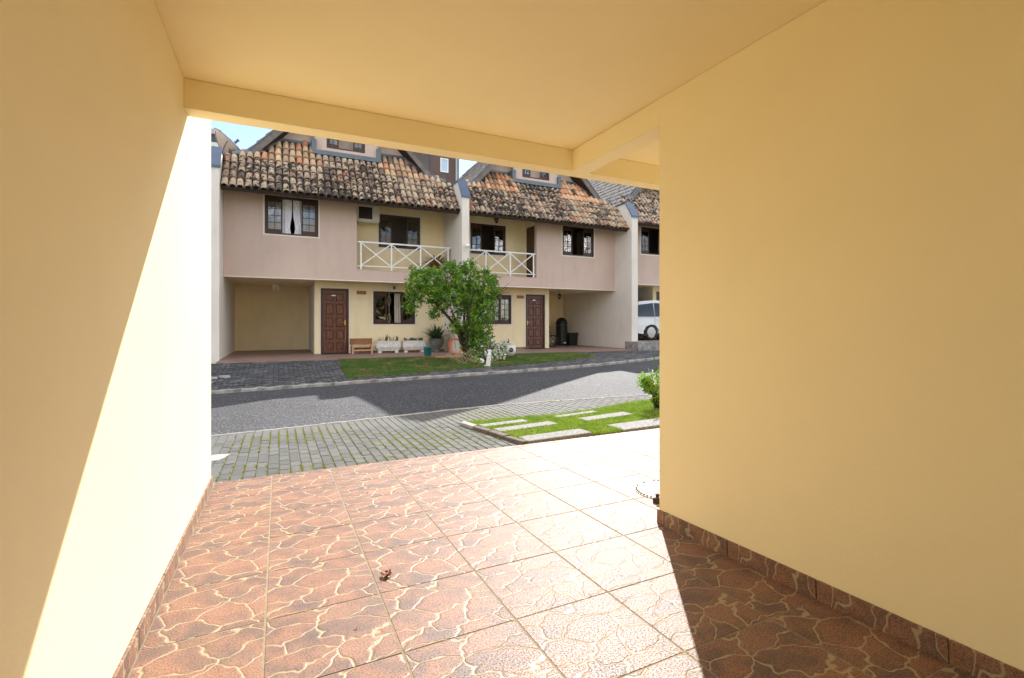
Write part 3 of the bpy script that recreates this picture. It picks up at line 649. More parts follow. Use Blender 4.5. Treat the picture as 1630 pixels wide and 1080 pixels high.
def row_house(xg, dirn, lift, label, detail=True, first=True, up_centre='curtain', bal_net=True, gr_centre='curtain_beige', bal_centre='dark', seed=1, number=True, du=0):
    X = lambda u: xg + dirn * u
    h = thing('row_house', label, 'house', (0, 0, lift), group='row houses across the street')
    def rng2(u0, u1): a, b = X(u0), X(u1); return (min(a, b), max(a, b))
    def hole(u0, u1, z0, z1): a, b = rng2(u0, u1); return (a, b, z0, z1)
    uw, bw, gw, dr = (1.06, 2.55, 3.90, 5.06), (4.56, 6.03, 3.87, 5.03), (4.36, 5.82, 1.19, 2.33), (2.68 + du, 3.56 + du, HZ, 2.38)
    PU = 2.49 + du
    a, b = rng2(0, 3.7); mb = MB(); wall_holes(mb, a, b, 2.58, 5.75, [hole(*uw)], FY, FY + .15); mb.build('upper_wall', 'upper_paint', h)
    a2, b2 = rng2(3.7, HWID); mb = MB().box(a2, b2, FY, FY + .12, 2.58, 2.945).box(a2, b2, FY - .012, FY + .13, 2.945, 2.965); mb.build('balcony_parapet', 'upper_paint', h)
    A, B = rng2(0, HWID); MB().box(A + .0, B - .0, FY - .015, FY, 2.57, 2.60).build('drip_edge', 'trim_paint', h)
    MB().box(A, B, FY + .151, 20.2, 2.60, 2.80).build('slab', 'cream_paint', h)
    # balcony side wall with its door, balcony back wall
    ws = MB(); s0, s1 = rng2(3.58, 3.70); wall_holes(ws, FY + .151, BY, 2.80, 5.75, [(FY + .17, BY - .06, 2.9, 5.0)], s0, s1, 'x'); ws.build('balcony_side_wall', 'cream_paint', h)
    MB().box(s0 + .03, s1 - .03, FY + .172, BY - .062, 2.9, 5.0).build('door', 'dark_wood', h)['label'] = 'dark balcony door'
    mb = MB(); wall_holes(mb, a2, b2, 2.80, 5.9, [hole(*bw)], BY, BY + .15); mb.build('balcony_back_wall', 'cream_paint', h)
    # ground floor
    g0, g1 = rng2(PU, HWID); mb = MB(); wall_holes(mb, g0, g1, HZ, 2.598, [hole(*gw), hole(*dr)], DY, DY + .15); mb.build('ground_wall', 'cream_paint', h)
    c0, c1 = rng2(PU, PU + .15); MB().box(c0, c1, DY + .151, 20.2, HZ, 2.598).build('garage_side_wall', 'fin_paint', h)
    MB().box(*rng2(0, PU), 20.2, 20.35, HZ, 2.598).build('garage_back_wall', 'cream_paint', h)
    MB().box(*rng2(0.01, PU - .01), 20.188, 20.2, HZ + 2.16, HZ + 2.20).build('garage_moulding', 'trim_paint', h)
    MB().box(A, B, PORCH_Y, 20.4, -.4 - lift, HZ).build('porch_floor', 'garage_tile', h)
    for q0, q1 in ((2.50, 6.89),): MB().box(*rng2(3.62, 6.89), DY - .012, DY, HZ, HZ + .07).build('skirting', 'garage_tile', h)
    MB().box(A, B, 23.9, 24, 0, 6.4).build('back_wall', 'cream_paint', h); MB().box(A, B, 19, 19.1, 2.81, 6.6).build('inner_wall', 'interior', h)
    MB().box(g0, g1, 20.3, 20.4, HZ, 2.6).build('inner_wall', 'interior', h)
    # openings
    a, b = rng2(uw[0], uw[1]); window(h, a, b, uw[2], uw[3], FY, up_centre); surround(h, a, b, uw[2], uw[3], FY)
    a, b = rng2(bw[0], bw[1]); window(h, a, b, bw[2], bw[3], BY, bal_centre, net=bal_net); surround(h, a, b, bw[2], bw[3], BY)
    a, b = rng2(gw[0], gw[1]); w_ = window(h, a, b, gw[2], gw[3], DY, gr_centre, closed=gr_centre == 'dark'); surround(h, a, b, gw[2], gw[3], DY)
    if detail and gr_centre != 'dark':
        xx = a + (b - a) * .375; gr = MB().tube([(xx, DY + .03, gw[2] + .05), (xx, DY + .03, gw[3] - .05)], .009, 5)
        for zc in (gw[2] + .2, gw[3] - .33):
            for s_ in (-1, 1):
                gr.tube([(xx + s_ * .06 * math.sin(t * .5), DY + .03, zc - .16 + .055 * t) for t in range(7)], .006, 4)
        gr.build('window_grille', 'rack_wire', w_)
    a, b = rng2(dr[0], dr[1]); panel_door(h, a, b, HZ, dr[3], DY, worn=first and detail, hx=1 if dirn > 0 else -1); surround(h, a, b, HZ, dr[3], DY, .05, False)
    MB().box(a + .02, b - .02, DY - .42, DY - .03, HZ, HZ + .012).build('door_mat', 'rubber', h)
    if number:
        n0, n1 = rng2(3.80, 4.14); pl = MB().box(n0, n1, DY - .008, DY, 2.19, 2.34).build('number_plaque', 'trim_paint', h)
        for k in range(3):
            q0 = n0 + .012 + k * (n1 - n0 - .024) / 3; q = MB().bev(q0 + .003, q0 + (n1 - n0 - .024) / 3 - .003, -.06, .06, 0, .009, .003)
            q.v = [(x, DY - .008 - z, 2.265 + y) for x, y, z in q.v]; q.build('tile', 'plaque_tile', pl)
    # railing
    r0, r1 = rng2(3.73, 6.87); rl = MB().box(r0, r1, FY + .018, FY + .062, 3.835, 3.883).build('railing', 'white_metal', h)
    MB().box(r0, r1, FY + .025, FY + .055, 3.07, 3.10).build('bottom_rail', 'white_metal', rl)
    xs_ = [r0 + .1, r0 + .1 + (r1 - r0 - .2) / 3, r0 + .1 + 2 * (r1 - r0 - .2) / 3, r1 - .1]
    for x in xs_: MB().box(x - .024, x + .024, FY + .0, FY + .019, 2.967, 3.834).build('post', 'white_metal', rl)
    for p0, p1 in zip(xs_, xs_[1:]):
        MB().bar((p0 + .02, FY + .035, 3.11), (p1 - .02, FY + .035, 3.83), .034, .014).build('brace', 'white_metal', rl)
        MB().bar((p0 + .02, FY + .048, 3.83), (p1 - .02, FY + .048, 3.11), .034, .011).build('brace', 'white_metal', rl)
    # skirt roof (the steep tiled apron)
    upv = Vector((0, math.cos(SA), math.sin(SA))); nrm = Vector((0, -math.sin(SA), math.cos(SA)))
    DX0, DX1 = 2.45, 4.47
    def topY(u):
        u = min(u, HWID - u) if not (DX0 < u < DX1) else 3.45
        if u >= 1.55: return 16.62 if u > 3 and u == 3.45 else 16.92
        return lerp(u, [(0, 16.1), (.24, 16.23), (.9, 16.33), (1.2, 16.56), (1.55, 16.92)])
    P = lambda u, y, off=0: (X(u), y + nrm.y * off, EZ + (y - EY) * TAN + nrm.z * off)
    us = [0, .24, .9, 1.2, 1.55, DX0, DX0 + .001, DX1 - .001, DX1, HWID - 1.55, HWID - 1.2, HWID - .9, HWID - .24, HWID]
    vs = []; fs = []
    for u in us: vs += [P(u, EY, -.03), P(u, topY(u), -.03), P(u, EY, -.09), P(u, topY(u), -.09)]
    for i in range(len(us) - 1):
        k = i * 4; fs += [(k, k + 4, k + 5, k + 1), (k + 2, k + 3, k + 7, k + 6), (k, k + 2, k + 6, k + 4), (k + 1, k + 5, k + 7, k + 3)]
    fs += [(0, 1, 3, 2), (52, 54, 55, 53)]
    roof = MB().add(vs, fs).build('roof', 'roof_channel', h)
    MB().box(A + .02, B - .02, EY + .06, EY + .09, EZ - .10, EZ - .005).build('eave_board', 'eave_wood', roof)
    so_ = MB()
    for k in range(14):
        x = A + .25 + k * (B - A - .5) / 13; so_.bar((x, EY + .12, EZ + .12 * TAN - .16), (x, FY + .02, EZ + (FY - EY + .02) * TAN - .16), .06, .06)
    so_.build('rafter', 'eave_wood', roof)
    ax = Vector((1, 0, 0)); pitch = .1915; ncol = int(HWID / pitch); Ox = A + (HWID - ncol * pitch) / 2; O = Vector((Ox, EY, EZ)); chn = MB()
    hf = lambda u: (topY(u + Ox - A if dirn > 0 else HWID - (u + Ox - A)) - EY) / math.cos(SA)
    for c in range(ncol + 1):                     # channel tiles between the cover tiles
        u = c * pitch; hh = hf(max(.01, min(u, HWID - .05))); s = -.05
        while s < hh - .05:
            q = []
            for (t, ra, zz) in ((s, .08, .02), (s + .40, .07, 0)):
                for i in range(5):
                    aa = math.pi + math.pi * i / 4; q.append(O + ax * (u + ra * math.cos(aa)) + upv * t + nrm * (ra * .7 * math.sin(aa) + zz + .035))
            chn.add(q, [(i, i + 1, 5 + i + 1, 5 + i) for i in range(4)]); s += .35
    stuff(chn.build('channel_tile', 'roof_channel', roof))
    rr = random.Random(seed); cnt = 0
    if detail:
        tm = tile_mesh(); Bm = Matrix((ax, upv, nrm)).transposed().to_4x4()
        for c in range(ncol):
            u = (c + .5) * pitch; hh = hf(u); s = -.06 + rr.uniform(-.012, .012); row = 0
            while s < hh - .20:
                o = bpy.data.objects.new('roof_tile', tm); C.objects.link(o); o.parent = roof
                loc = O + ax * (u + rr.uniform(-.007, .007)) + upv * (s + rr.uniform(-.012, .012)) + nrm * (.022 + rr.uniform(0, .008)); uu = u + Ox - A; centre_new = row >= 4 and (uu < DX0 or uu > DX1)
                o.matrix_basis = Matrix.Translation(loc) @ Bm @ Matrix.Rotation(rr.uniform(-.03, .03), 4, 'Z') @ Matrix.Rotation(rr.uniform(-.02, .02), 4, 'Y')
                if centre_new: o.color = (1.5, 1.25, 1.0, .15) if dirn > 0 else (1.75, 1.2, .85, .15)
                else: o.color = (1, 1, 1, 1)
                s += .35; row += 1; cnt += 1
    else:
        t_ = MB(); barrel(t_, O + nrm * .02, ax, upv, nrm, ncol * pitch, hf, pitch, .35, .086, seed); stuff(t_.build('roof_tile', 'roof_tile_joined', roof))
    # main gable roof
    xc = (A + B) / 2; RZ = 9.3; m_ = 1.06; hw = HWID / 2; GY = 16.92
    for s_ in (-1, 1):
        xe = xc + s_ * (hw + .02); ze = RZ - m_ * (hw + .02)
        poly = [(xc, RZ), (xe, ze), (xe, ze - .16), (xc, RZ - .16)]
        mr = MB().prism(poly if s_ > 0 else poly[::-1], 'y', 16.35, 24.2).build('main_roof', 'roof_channel', h)
        MB().prism([(xc + s_ * .001, RZ + .02), (xe - s_ * .35, ze + .37 + .02), (xe - s_ * .35, ze + .37 - .24), (xc + s_ * .001, RZ - .24)], 'y', 16.28, 16.335).build('barge_board', 'barge_wood', mr)
        MB().prism([(xc + s_ * .001, RZ + .055), (xe - s_ * .35, ze + .37 + .055), (xe - s_ * .35, ze + .37 + .022), (xc + s_ * .001, RZ + .022)], 'y', 16.26, 16.345).build('metal_edge', 'flashing_grey', mr)
        so2 = MB().prism([(xc, RZ - .165), (xe - s_ * .1, ze + .1 - .165), (xe - s_ * .1, ze + .1 - .20), (xc, RZ - .20)], 'y', 16.345, 16.90).build('soffit', 'eave_wood', mr)
        MB().box(*sorted((xc + s_ * 2.28, xc + s_ * 2.42)), 16.36, 17.0, RZ - m_ * 2.35 - .36, RZ - m_ * 2.35 - .20).build('purlin', 'eave_wood', mr)
        ua = Vector((-s_, 0, m_)).normalized(); nn = Vector((s_ * m_, 0, 1)).normalized(); L_ = hw * math.sqrt(1 + m_ * m_) - .1
        t_ = MB(); barrel(t_, Vector((xe, 16.40, ze)) + nn * .03, Vector((0, 1, 0)), ua, nn, 7.7, lambda u: L_, .19, .35, .086, seed + 5, 4)
        stuff(t_.build('roof_tile', 'roof_grey', mr))
        # flashing where apron and gable meet
        ue = [.22, .6, 1.0, 1.56]; vs = []; 
        for u in ue:
            U = u if s_ * dirn < 0 else HWID - u
            vs += [P(U, topY(U) - .02, .09), P(U, topY(U) + (.02, .10, .14, .02)[ue.index(u)], .10)]
        fl_ = MB().add(vs + [(x, y, z - .03) for x, y, z in vs], [(2 * i, 2 * i + 2, 2 * i + 3, 2 * i + 1) for i in range(3)] + [(8 + 2 * i, 9 + 2 * i, 11 + 2 * i, 10 + 2 * i) for i in range(3)] + [(2 * i, 8 + 2 * i, 10 + 2 * i, 2 * i + 2) for i in range(3)]).build('flashing', 'flashing_grey', h)
    hwg = 2.55; zb = EZ + (GY - EY) * TAN - .25
    gp = [(xc - hwg, zb), (xc + hwg, zb), (xc + hwg, RZ - m_ * hwg - .17), (xc, RZ - .17), (xc - hwg, RZ - m_ * hwg - .17)]
    MB().prism(gp, 'y', GY, GY + .12).build('gable_wall', 'upper_paint', h)
    MB().box(xc - 1.9, xc - 1.0, GY - .05, GY - .001, zb + .24, zb + .32).box(xc + 1.0, xc + 1.9, GY - .05, GY - .001, zb + .24, zb + .32).build('flashing', 'flashing_grey', h)
    d0, d1 = X(DX0), X(DX1); d0, d1 = min(d0, d1), max(d0, d1); zd = EZ + (16.62 - EY) * TAN
    wd = (xc - .62, xc + .58, zd + .26, zd + 1.25); mb = MB(); wall_holes(mb, d0 + .02, d1 - .02, zd - .1, RZ - m_ * 1.05 - .25, [wd], 16.62, GY - .002); mb.build('dormer_wall', 'upper_paint', h)
    window(h, *wd, 16.62, 'dark', net=bal_net and detail, side=.27); 
    led = MB().box(d0 - .06, d1 + .06, 16.50, 16.618, zd + .02, zd + .13).box(d0 - .06, d1 + .06, 16.44, 16.60, zd - .03, zd + .015)
    led.box(d0 - .07, d0 + .07, 16.52, 16.617, zd + .132, zd + .46).box(d1 - .07, d1 + .07, 16.52, 16.617, zd + .132, zd + .46).box(d0 - .08, d0 - .005, 16.62, 16.9, zd, zd + .44).box(d1 + .005, d1 + .08, 16.62, 16.9, zd, zd + .44); led.build('dormer_flashing', 'flashing_grey', h)
    return h
h1 = row_house(-1.44, 1, 0, 'row house with white curtains upstairs, an air conditioner and a bench by its door', True, True, 'curtain', True, 'curtain_beige', seed=1)
h2 = row_house(12.55, -1, 0, 'row house right of the leafy tree, with a black bin and bicycle in its garage', True, False, 'dark', False, 'dark', seed=2, du=.17)
h3 = row_house(12.86, 1, .30, 'raised row house at the right with a white car parked in front', False, False, 'dark', False, 'dark', seed=3)
h0 = row_house(-1.70, -1, -.1, 'row house at the far left, mostly hidden behind the sunlit carport wall', False, False, 'dark', False, 'dark', seed=4)
# dividing walls
def fin(x0, x1, base_z, lab, lift=0):
    t = thing('dividing_wall', lab, 'wall', (x0, 0, 0), group='dividing walls between the row houses'); w = x1 - x0
    prof = [(15.1, base_z), (15.1, 5.44 + lift), (15.48, 6.02 + lift), (24, 6.02 + lift), (24, base_z)]
    MB().prism(prof, 'x', 0.001, w - .001).build('wall', 'fin_paint', t)
    cap = [(15.06, 5.40 + lift), (15.06, 5.47 + lift), (15.46, 6.07 + lift), (16.3, 6.07 + lift), (16.3, 6.025 + lift), (15.475, 6.025 + lift), (15.095, 5.445 + lift), (15.095, 5.40 + lift)]
    MB().prism(cap, 'x', -.03, w + .03).build('metal_cap', 'blue_metal', t); return t
fin(-1.70, -1.44, -.6, 'pale dividing wall with a blue grey metal cap under the satellite dish')
fin(5.46, 5.72, -.2, 'pale dividing wall with metal cap between the two white balconies')
fin(12.55, 12.86, -.2, 'pale dividing wall with metal cap left of the white car', .02)
fin(19.76, 20.0, -.2, 'pale dividing wall closing the right end of the row', .3); fin(-8.86, -8.60, -.6, 'pale dividing wall closing the left end of the row')

# ------------------------------------------------------------------ background buildings
def tower(name, lab, x0, x1, y0, y1, H, mat, wins=(), trim=None, bands=()):
    t = thing(name, lab, 'building', (x0, y0, -.75)); MB().box(0, x1 - x0, 0, y1 - y0, 0, H + .75).build('wall', mat, t)
    for (a, b, c, d, fm) in wins:
        w = MB(); wall_holes(w, a - x0 - .1, b - x0 + .1, c + .65, d + .85, [(a - x0, b - x0, c + .75, d + .75)], -.08, -.001); w = w.build('window', fm, t)
        MB().box(a - x0, b - x0, -.03, -.002, c + .75, d + .75).build('pane', 'car_glass' if fm != 'white_metal' else 'glass_pale', w)
    for (a, b, c, d, bm_) in bands: MB().box(a - x0, b - x0, -.15, -.001, c + .75, d + .75).build('ledge', bm_, t)
    return t
simple('glass_pale', (.42, .55, .72), .15, .1, .5, 0, 5, spec=.8)
tower('apartment_tower', 'brown apartment tower with one pale window rising between the roofs', 12.75, 15.95, 45, 58, 30, 'brown_building',
      [(14.15, 14.75, 16.0, 17.15, 'white_metal'), (14.15, 14.75, 22, 23.1, 'white_metal'), (14.15, 14.75, 19.0, 20.1, 'white_metal')], bands=[(15.6, 15.75, .5, 30, 'grey_building'), (12.75, 12.87, .5, 30, 'slate_building')])
tower('apartment_building', 'pale grey apartment block with a small dark window left of the brown tower', 9.5, 13.3, 50, 60, 26, 'grey_building',
      [(13.0 - .5, 13.0 - .05, 17.8, 18.5, 'white_metal'), (10.9, 11.4, 17.8, 18.5, 'white_metal')])
tower('apartment_building', 'low pale building seen under the sky right of the brown tower', 20.6, 27, 60, 70, 19.6, 'pale_building', [(22.3, 23.3, 13, 14.2, 'white_metal'), (24.3, 25.3, 13, 14.2, 'white_metal')])
tb = tower('apartment_building', 'dark slate building with pale ledges behind the satellite dish', -13, -3.35, 36, 46, 13.6, 'slate_building',
      [(-4.6, -3.9, 11.0, 12.2, 'grey_building'), (-6.4, -5.2, 11.0, 12.2, 'grey_building')], bands=[(-13, -3.3, 12.5, 12.75, 'pale_building'), (-13, -3.3, 10.3, 10.55, 'pale_building'), (-13, -3.3, 13.3, 13.6, 'grey_building')])

# ------------------------------------------------------------------ satellite dish
t = thing('satellite_dish', 'large beige satellite dish on the roof edge at the far left', 'satellite dish', (-1.40, 17.0, 5.86))
prof = [(r_, .30 * (r_ / .60) ** 2) for r_ in np.linspace(0.001, .60, 9)]; prof2 = [(r_, z_ - .012) for r_, z_ in prof][::-1]
axd = Vector((.68, -.02, .73)).normalized(); q = axd.to_track_quat('Z', 'Y').to_matrix().to_4x4(); cen = Vector((-.02, 0, .66)); T = Matrix.Translation(cen) @ q @ Matrix.Translation((0, 0, -.12))
d = MB().lathe(prof + prof2, seg=32).build('dish', 'dish_paint', t, smooth=True); d.matrix_basis = T
rim = MB().tube([(.605 * math.cos(a), .605 * math.sin(a), .295) for a in np.linspace(0, 2 * math.pi, 33)], .011, 5, False).build('rim', 'barge_wood', d)
for a in (0, R(60), R(120)): MB().tube([(r_ * math.cos(a), r_ * math.sin(a), .30 * (r_ / .60) ** 2 - .018) for r_ in np.linspace(-.55, .55, 15)], .008, 4).build('rib', 'eave_wood', d)
lb = MB().lathe([(0, 0), (.035, 0), (.035, .12), (.05, .13), (.05, .15), (0, .15)], (0, 0, .42), 12).build('receiver', 'slate_building', d)
MB().tube([(.53, 0, .29), (0, 0, .45)], .006, 4).tube([(-.27, .46, .29), (0, 0, .45)], .006, 4).tube([(-.27, -.46, .29), (0, 0, .45)], .006, 4).build('strut', 'barge_wood', d)
MB().tube([(0, 0, -.1), (0, 0, .42)], .03, 8).tube([(0, 0, .42), tuple(cen - axd * .14)], .025, 6).build('mount', 'steel', t)

# ------------------------------------------------------------------ fixtures on the houses
def lantern(loc, drop, lab):
    t = thing('lantern', lab, 'lantern', loc, group='hanging lanterns of the row houses')
    MB().tube([(0, 0, 0), (0, 0, -drop)], .006, 5).lathe([(0, 0), (.035, 0), (.03, -.015), (0, -.02)], (0, 0, 0), 8).build('chain', 'black_plastic', t)
    f = MB().lathe([(0, .05), (.02, .04), (.095, -.02), (.10, -.03), (.0, -.03)], (0, 0, -drop), 6).lathe([(.0, -.17), (.05, -.17), (.055, -.185), (.02, -.20), (0, -.22)], (0, 0, -drop), 6)
    for k in range(6): a = k * math.pi / 3; f.tube([(.088 * math.cos(a), .088 * math.sin(a), -drop - .03), (.052 * math.cos(a), .052 * math.sin(a), -drop - .175)], .006, 4)
    f.build('frame', 'black_plastic', t); MB().lathe([(.075, -.035), (.045, -.165)], (0, 0, -drop), 6).build('glass', 'glass', t); MB().lathe([(0, -.06), (.022, -.08), (.022, -.12), (0, -.14)], (0, 0, -drop), 8).build('bulb', 'trim_paint', t)
lantern((10.75, 17.6, 2.598), .14, 'black lantern hanging from the garage ceiling above the bicycle')
lantern((7.42, 16.7, 5.42), .20, 'black lantern hanging over the right balcony window')
def wall_lamp(loc, lab):
    t = thing('wall_lamp', lab, 'lamp', loc); MB().box(-.06, .06, -.02, 0, -.10, .10).build('back_plate', 'trim_paint', t)
    f = MB(); wall_holes(f, -.075, .075, -.09, .09, [(-.045, .045, -.06, .06)], -.11, -.02); f.build('housing', 'pale_building', t); MB().box(-.044, .044, -.09, -.03, -.059, .059).build('lens', 'slate_building', t)
wall_lamp((3.62, 17.0, 2.46), 'small square wall lamp above the ground floor window left of the tree')
t = thing('garage_light', 'small white light fitting on the ceiling of the empty garage', 'lamp', (-.1, 19.2, 2.60))
MB().box(-.10, .10, -.06, .06, -.05, 0).build('base', 'white_metal', t)
for s_ in (-1, 1): MB().lathe([(0, -.02), (.045, -.03), (.05, -.16), (0, -.17)], (s_ * .06, 0, -.03), 10).build('bulb', 'white_metal', t)
t = thing('security_camera', 'small white security camera on the front of the dividing wall by the balcony', 'camera', (5.60, 15.1, 3.78))
MB().tube([(0, 0, 0), (0, -.08, .01)], .015, 6).build('arm', 'white_metal', t); MB().lathe([(0, 0), (.05, .0), (.055, .03), (.055, .12), (.04, .15), (0, .15)], (0, 0, 0), 12).build('body', 'white_metal', t).matrix_basis = Matrix.Translation((-.06, -.11, 0)) @ Matrix.Rotation(R(80), 4, 'Y')
# air conditioner
t = thing('air_conditioner', 'beige air conditioner unit high on the left balcony wall', 'air conditioner', (2.32, 16.50, 4.62))
wb = MB(); wall_holes(wb, 0, .72, 0, .52, [(.05, .49, .06, .46)], 0, .02); wb.box(0, .72, .021, .3, 0, .52); wb.build('casing', 'ac_plastic', t)
gm = MB()
for k in range(9): gm.box(.05, .49, .004, .010, .075 + k * .043, .087 + k * .043)
for k in range(10): gm.box(.06 + k * .046, .068 + k * .046, .0105, .014, .06, .46)
MB().box(.05, .49, .0145, .0205, .06, .46).build('fan_recess', 'black_plastic', t); gm.build('grille', 'eave_wood', t)
MB().box(-.02, .70, .05, .09, -.035, -.001).box(.02, .05, -.02, .32, -.06, -.036).box(.62, .65, -.02, .32, -.06, -.036).build('bracket', 'ac_plastic', t)
# dried plant in balcony corner
def spiky(name, lab, cat, loc, n, ln, w, mat, seed, spread=.9, pot=None, droop=.5, z0=0, up=1.0):
    t = thing(name, lab, cat, loc); g = np.random.default_rng(seed); V = []; F = []
    for i in range(n):
        a = g.uniform(0, 2 * math.pi); l = ln * g.uniform(.6, 1.1); el = g.uniform(.35, 1.35) * up; k0 = len(V); sg = 5
        dx, dy = math.cos(a), math.sin(a)
        for j in range(sg + 1):
            s_ = j / sg; rr_ = l * s_ * math.cos(el) * spread; zz = l * s_ * math.sin(el) - droop * l * s_ ** 2 * .5; ww = w * (1 - s_ ** 2.2) + .001
            V += [(dx * rr_ - dy * ww / 2, dy * rr_ + dx * ww / 2, z0 + zz), (dx * rr_ + dy * ww / 2, dy * rr_ - dx * ww / 2, z0 + zz)]
        F += [(k0 + 2 * j, k0 + 2 * j + 1, k0 + 2 * j + 3, k0 + 2 * j + 2) for j in range(sg)]
    raw('leaves', V, F, mat, t); return t
t = spiky('potted_palm', 'dry brown palm in a pot in the right corner of the left balcony', 'plant', (5.02, 16.6, 2.97), 110, .95, .06, 'dry_plant', 3, 1, droop=.8, z0=.2)
MB().lathe([(.0, 0), (.12, 0), (.17, .25), (.19, .26), (.17, .27), (.0, .24)], seg=14).build('pot', 'plaque_tile', t)

# ------------------------------------------------------------------ things on the porch
t = thing('bench', 'small low wooden bench with a back board beside the left house door', 'bench', (2.46, 16.45, HZ))
MB().box(-.33, .33, -.16, .16, .25, .285).build('seat', 'bench_light', t); MB().box(-.36, .36, .17, .20, .30, .50).build('backrest', 'bench_wood', t)
for x in (-.30, .30):
    MB().box(x - .025, x + .025, -.16, -.11, 0, .249).build('leg', 'bench_light', t); MB().box(x - .025, x + .025, .12, .168, 0, .48).build('leg', 'bench_wood', t)
MB().box(-.27, .27, -.15, -.12, .10, .14).build('stretcher', 'bench_light', t); MB().box(-.27, .27, .13, .16, .08, .20).build('stretcher', 'bench_wood', t)
def trough(x, lab, seed, kind):
    t = thing('planter_trough', lab, 'planter', (x, 16.55, HZ), group='white planter troughs under the window')
    def ring(w, d, z): return [(-w, -d, z), (w, -d, z), (w, d, z), (-w, d, z)]
    v = ring(.36, .10, .10) + ring(.41, .14, .20) + ring(.375, .12, .37) + ring(.395, .135, .375) + ring(.395, .135, .41) + ring(.35, .10, .41) + ring(.35, .10, .36)
    f = [(k * 4 + i, k * 4 + (i + 1) % 4, k * 4 + 4 + (i + 1) % 4, k * 4 + 4 + i) for k in range(6) for i in range(4)] + [(0, 1, 2, 3)]
    MB().add(v, f).build('trough', 'white_stone', t); MB().box(-.35, .35, -.10, .10, .355, .38).build('soil', 'soil', t)
    for s_ in (-1, 1): MB().box(s_ * .28 - .05, s_ * .28 + .05, -.10, .10, 0, .099).build('foot', 'white_stone', t)
    MB().box(-.34, .34, -.105, .105, .075, .098).build('base_board', 'bench_light' if kind else 'white_stone', t)
    orn = MB()
    for k in range(7): orn.lathe([(0, .0), (.03, .01), (.02, .03), (0, .035)], (0, 0, 0), 6)
    g = np.random.default_rng(seed); V = []; F = []
    xx = g.uniform(-.33, .33, 26 if not kind else 260); 
    if kind: v, f = blades(np.stack([xx, g.uniform(-.08, .08, len(xx))], 1), np.full(len(xx), .37), .13, .018, seed, .7)
    else: v, f = blades(np.stack([xx, g.uniform(-.08, .08, len(xx))], 1), np.full(len(xx), .37), .22, .04, seed, .6)
    raw('plants', v, f, 'pot_leaf', t)
trough(3.33, 'white planter trough nearest the bench with sparse succulent leaves', 21, 0); trough(4.21, 'white planter trough next to the large grey pot, with thin grassy plants', 22, 1)
t = spiky('potted_plant', 'big grey urn with a dense spiky green plant on the porch', 'plant', (4.95, 16.3, HZ), 200, .78, .055, 'pot_leaf', 5, 1.0, z0=.42, droop=.5)
MB().lathe([(0, 0), (.15, 0), (.15, .04), (.10, .07), (.12, .11), (.22, .22), (.26, .33), (.26, .43), (.28, .45), (.28, .475), (.25, .475), (.24, .43), (0, .42)], seg=24).build('pot', 'pot_grey', t, smooth=True)
t = spiky('small_pot', 'small teal pot with no visible plant at the edge of the porch step', 'pot', (4.13, 14.5, HZ), 5, .10, .01, 'dry_plant', 6, .6, z0=.2)
MB().lathe([(0, 0), (.10, 0), (.115, .03), (.125, .24), (.135, .25), (.135, .28), (.115, .28), (.11, .22), (0, .21)], seg=18).build('pot', 'teal_plastic', t, smooth=True)
# orange hose coil leaning
hv = MB()
for k in range(7):
    rr_ = .30 - .012 * (k % 4); hv.tube([(rr_ * math.cos(a), -.015 * k + .05 * math.sin(3 * a + k), rr_ * 1.15 * math.sin(a) + .36) for a in np.linspace(.1 * k, 2 * math.pi + .1 * k, 25)], .012, 5)
hv.tube([(-.2, 0, .1), (-.05, -.06, .95), (.02, 0, .3)], .012, 5)
o = hv.build('garden_hose', 'hose_orange'); o.scale = (.8, .8, .8); o.location = (5.05, 14.5, .19); o.rotation_euler = (R(-12), 0, .2); tag(o, 'orange garden hose coiled upright behind the tree trunk', 'hose')
t = thing('plank_pile', 'pale planks lying flat on the lawn left of the tree', 'planks', (4.62, 14.05, .19), .05)
for k in range(3): MB().box(-.42 + .05 * k, .40, -.2 + .13 * k, -.09 + .13 * k, 0, .035).build('plank', 'bench_light', t)
# tilted wire border fence
wf = MB()
for k in range(13): x = -.42 + .07 * k; wf.tube([(x, 0, 0), (x, 0, .40 + .02 * (k % 2))], .006, 4)
for z in (.10, .26, .38): wf.tube([(-.44, 0, z), (.44, 0, z)], .006, 4)
o = wf.build('wire_rack', 'rack_wire'); o.location = (4.35, 12.35, .13); o.rotation_euler = (R(38), R(22), R(8)); tag(o, 'rusty wire rack tilted on the lawn at the foot of the tree', 'rack')
wf2 = MB()
for k in range(8): x = -.25 + .07 * k; wf2.tube([(x, 0, 0), (x, 0, .33)], .006, 4)
for z in (.08, .30): wf2.tube([(-.27, 0, z), (.27, 0, z)], .006, 4)
o = wf2.build('wire_rack', 'rack_wire'); o.location = (4.75, 12.55, .13); o.rotation_euler = (R(20), R(-30), R(-15)); tag(o, 'short wire rack leaning behind the larger tilted one', 'rack')
# stone
g = np.random.default_rng(4); sv = MB().lathe([(0, -.05), (.09, -.04), (.15, 0), (.13, .06), (.06, .10), (0, .11)], seg=11, sq=.7); sv.v = [(x * (1 + .2 * math.sin(5 * y + z * 20)), y + .02 * math.sin(x * 30), z * (1 + .2 * math.sin(9 * x))) for x, y, z in sv.v]
o = sv.build('stone', 'white_stone', smooth=True); o.location = (5.02, 12.5, .13); tag(o, 'pale rounded stone beside the white garden bollard', 'stone')
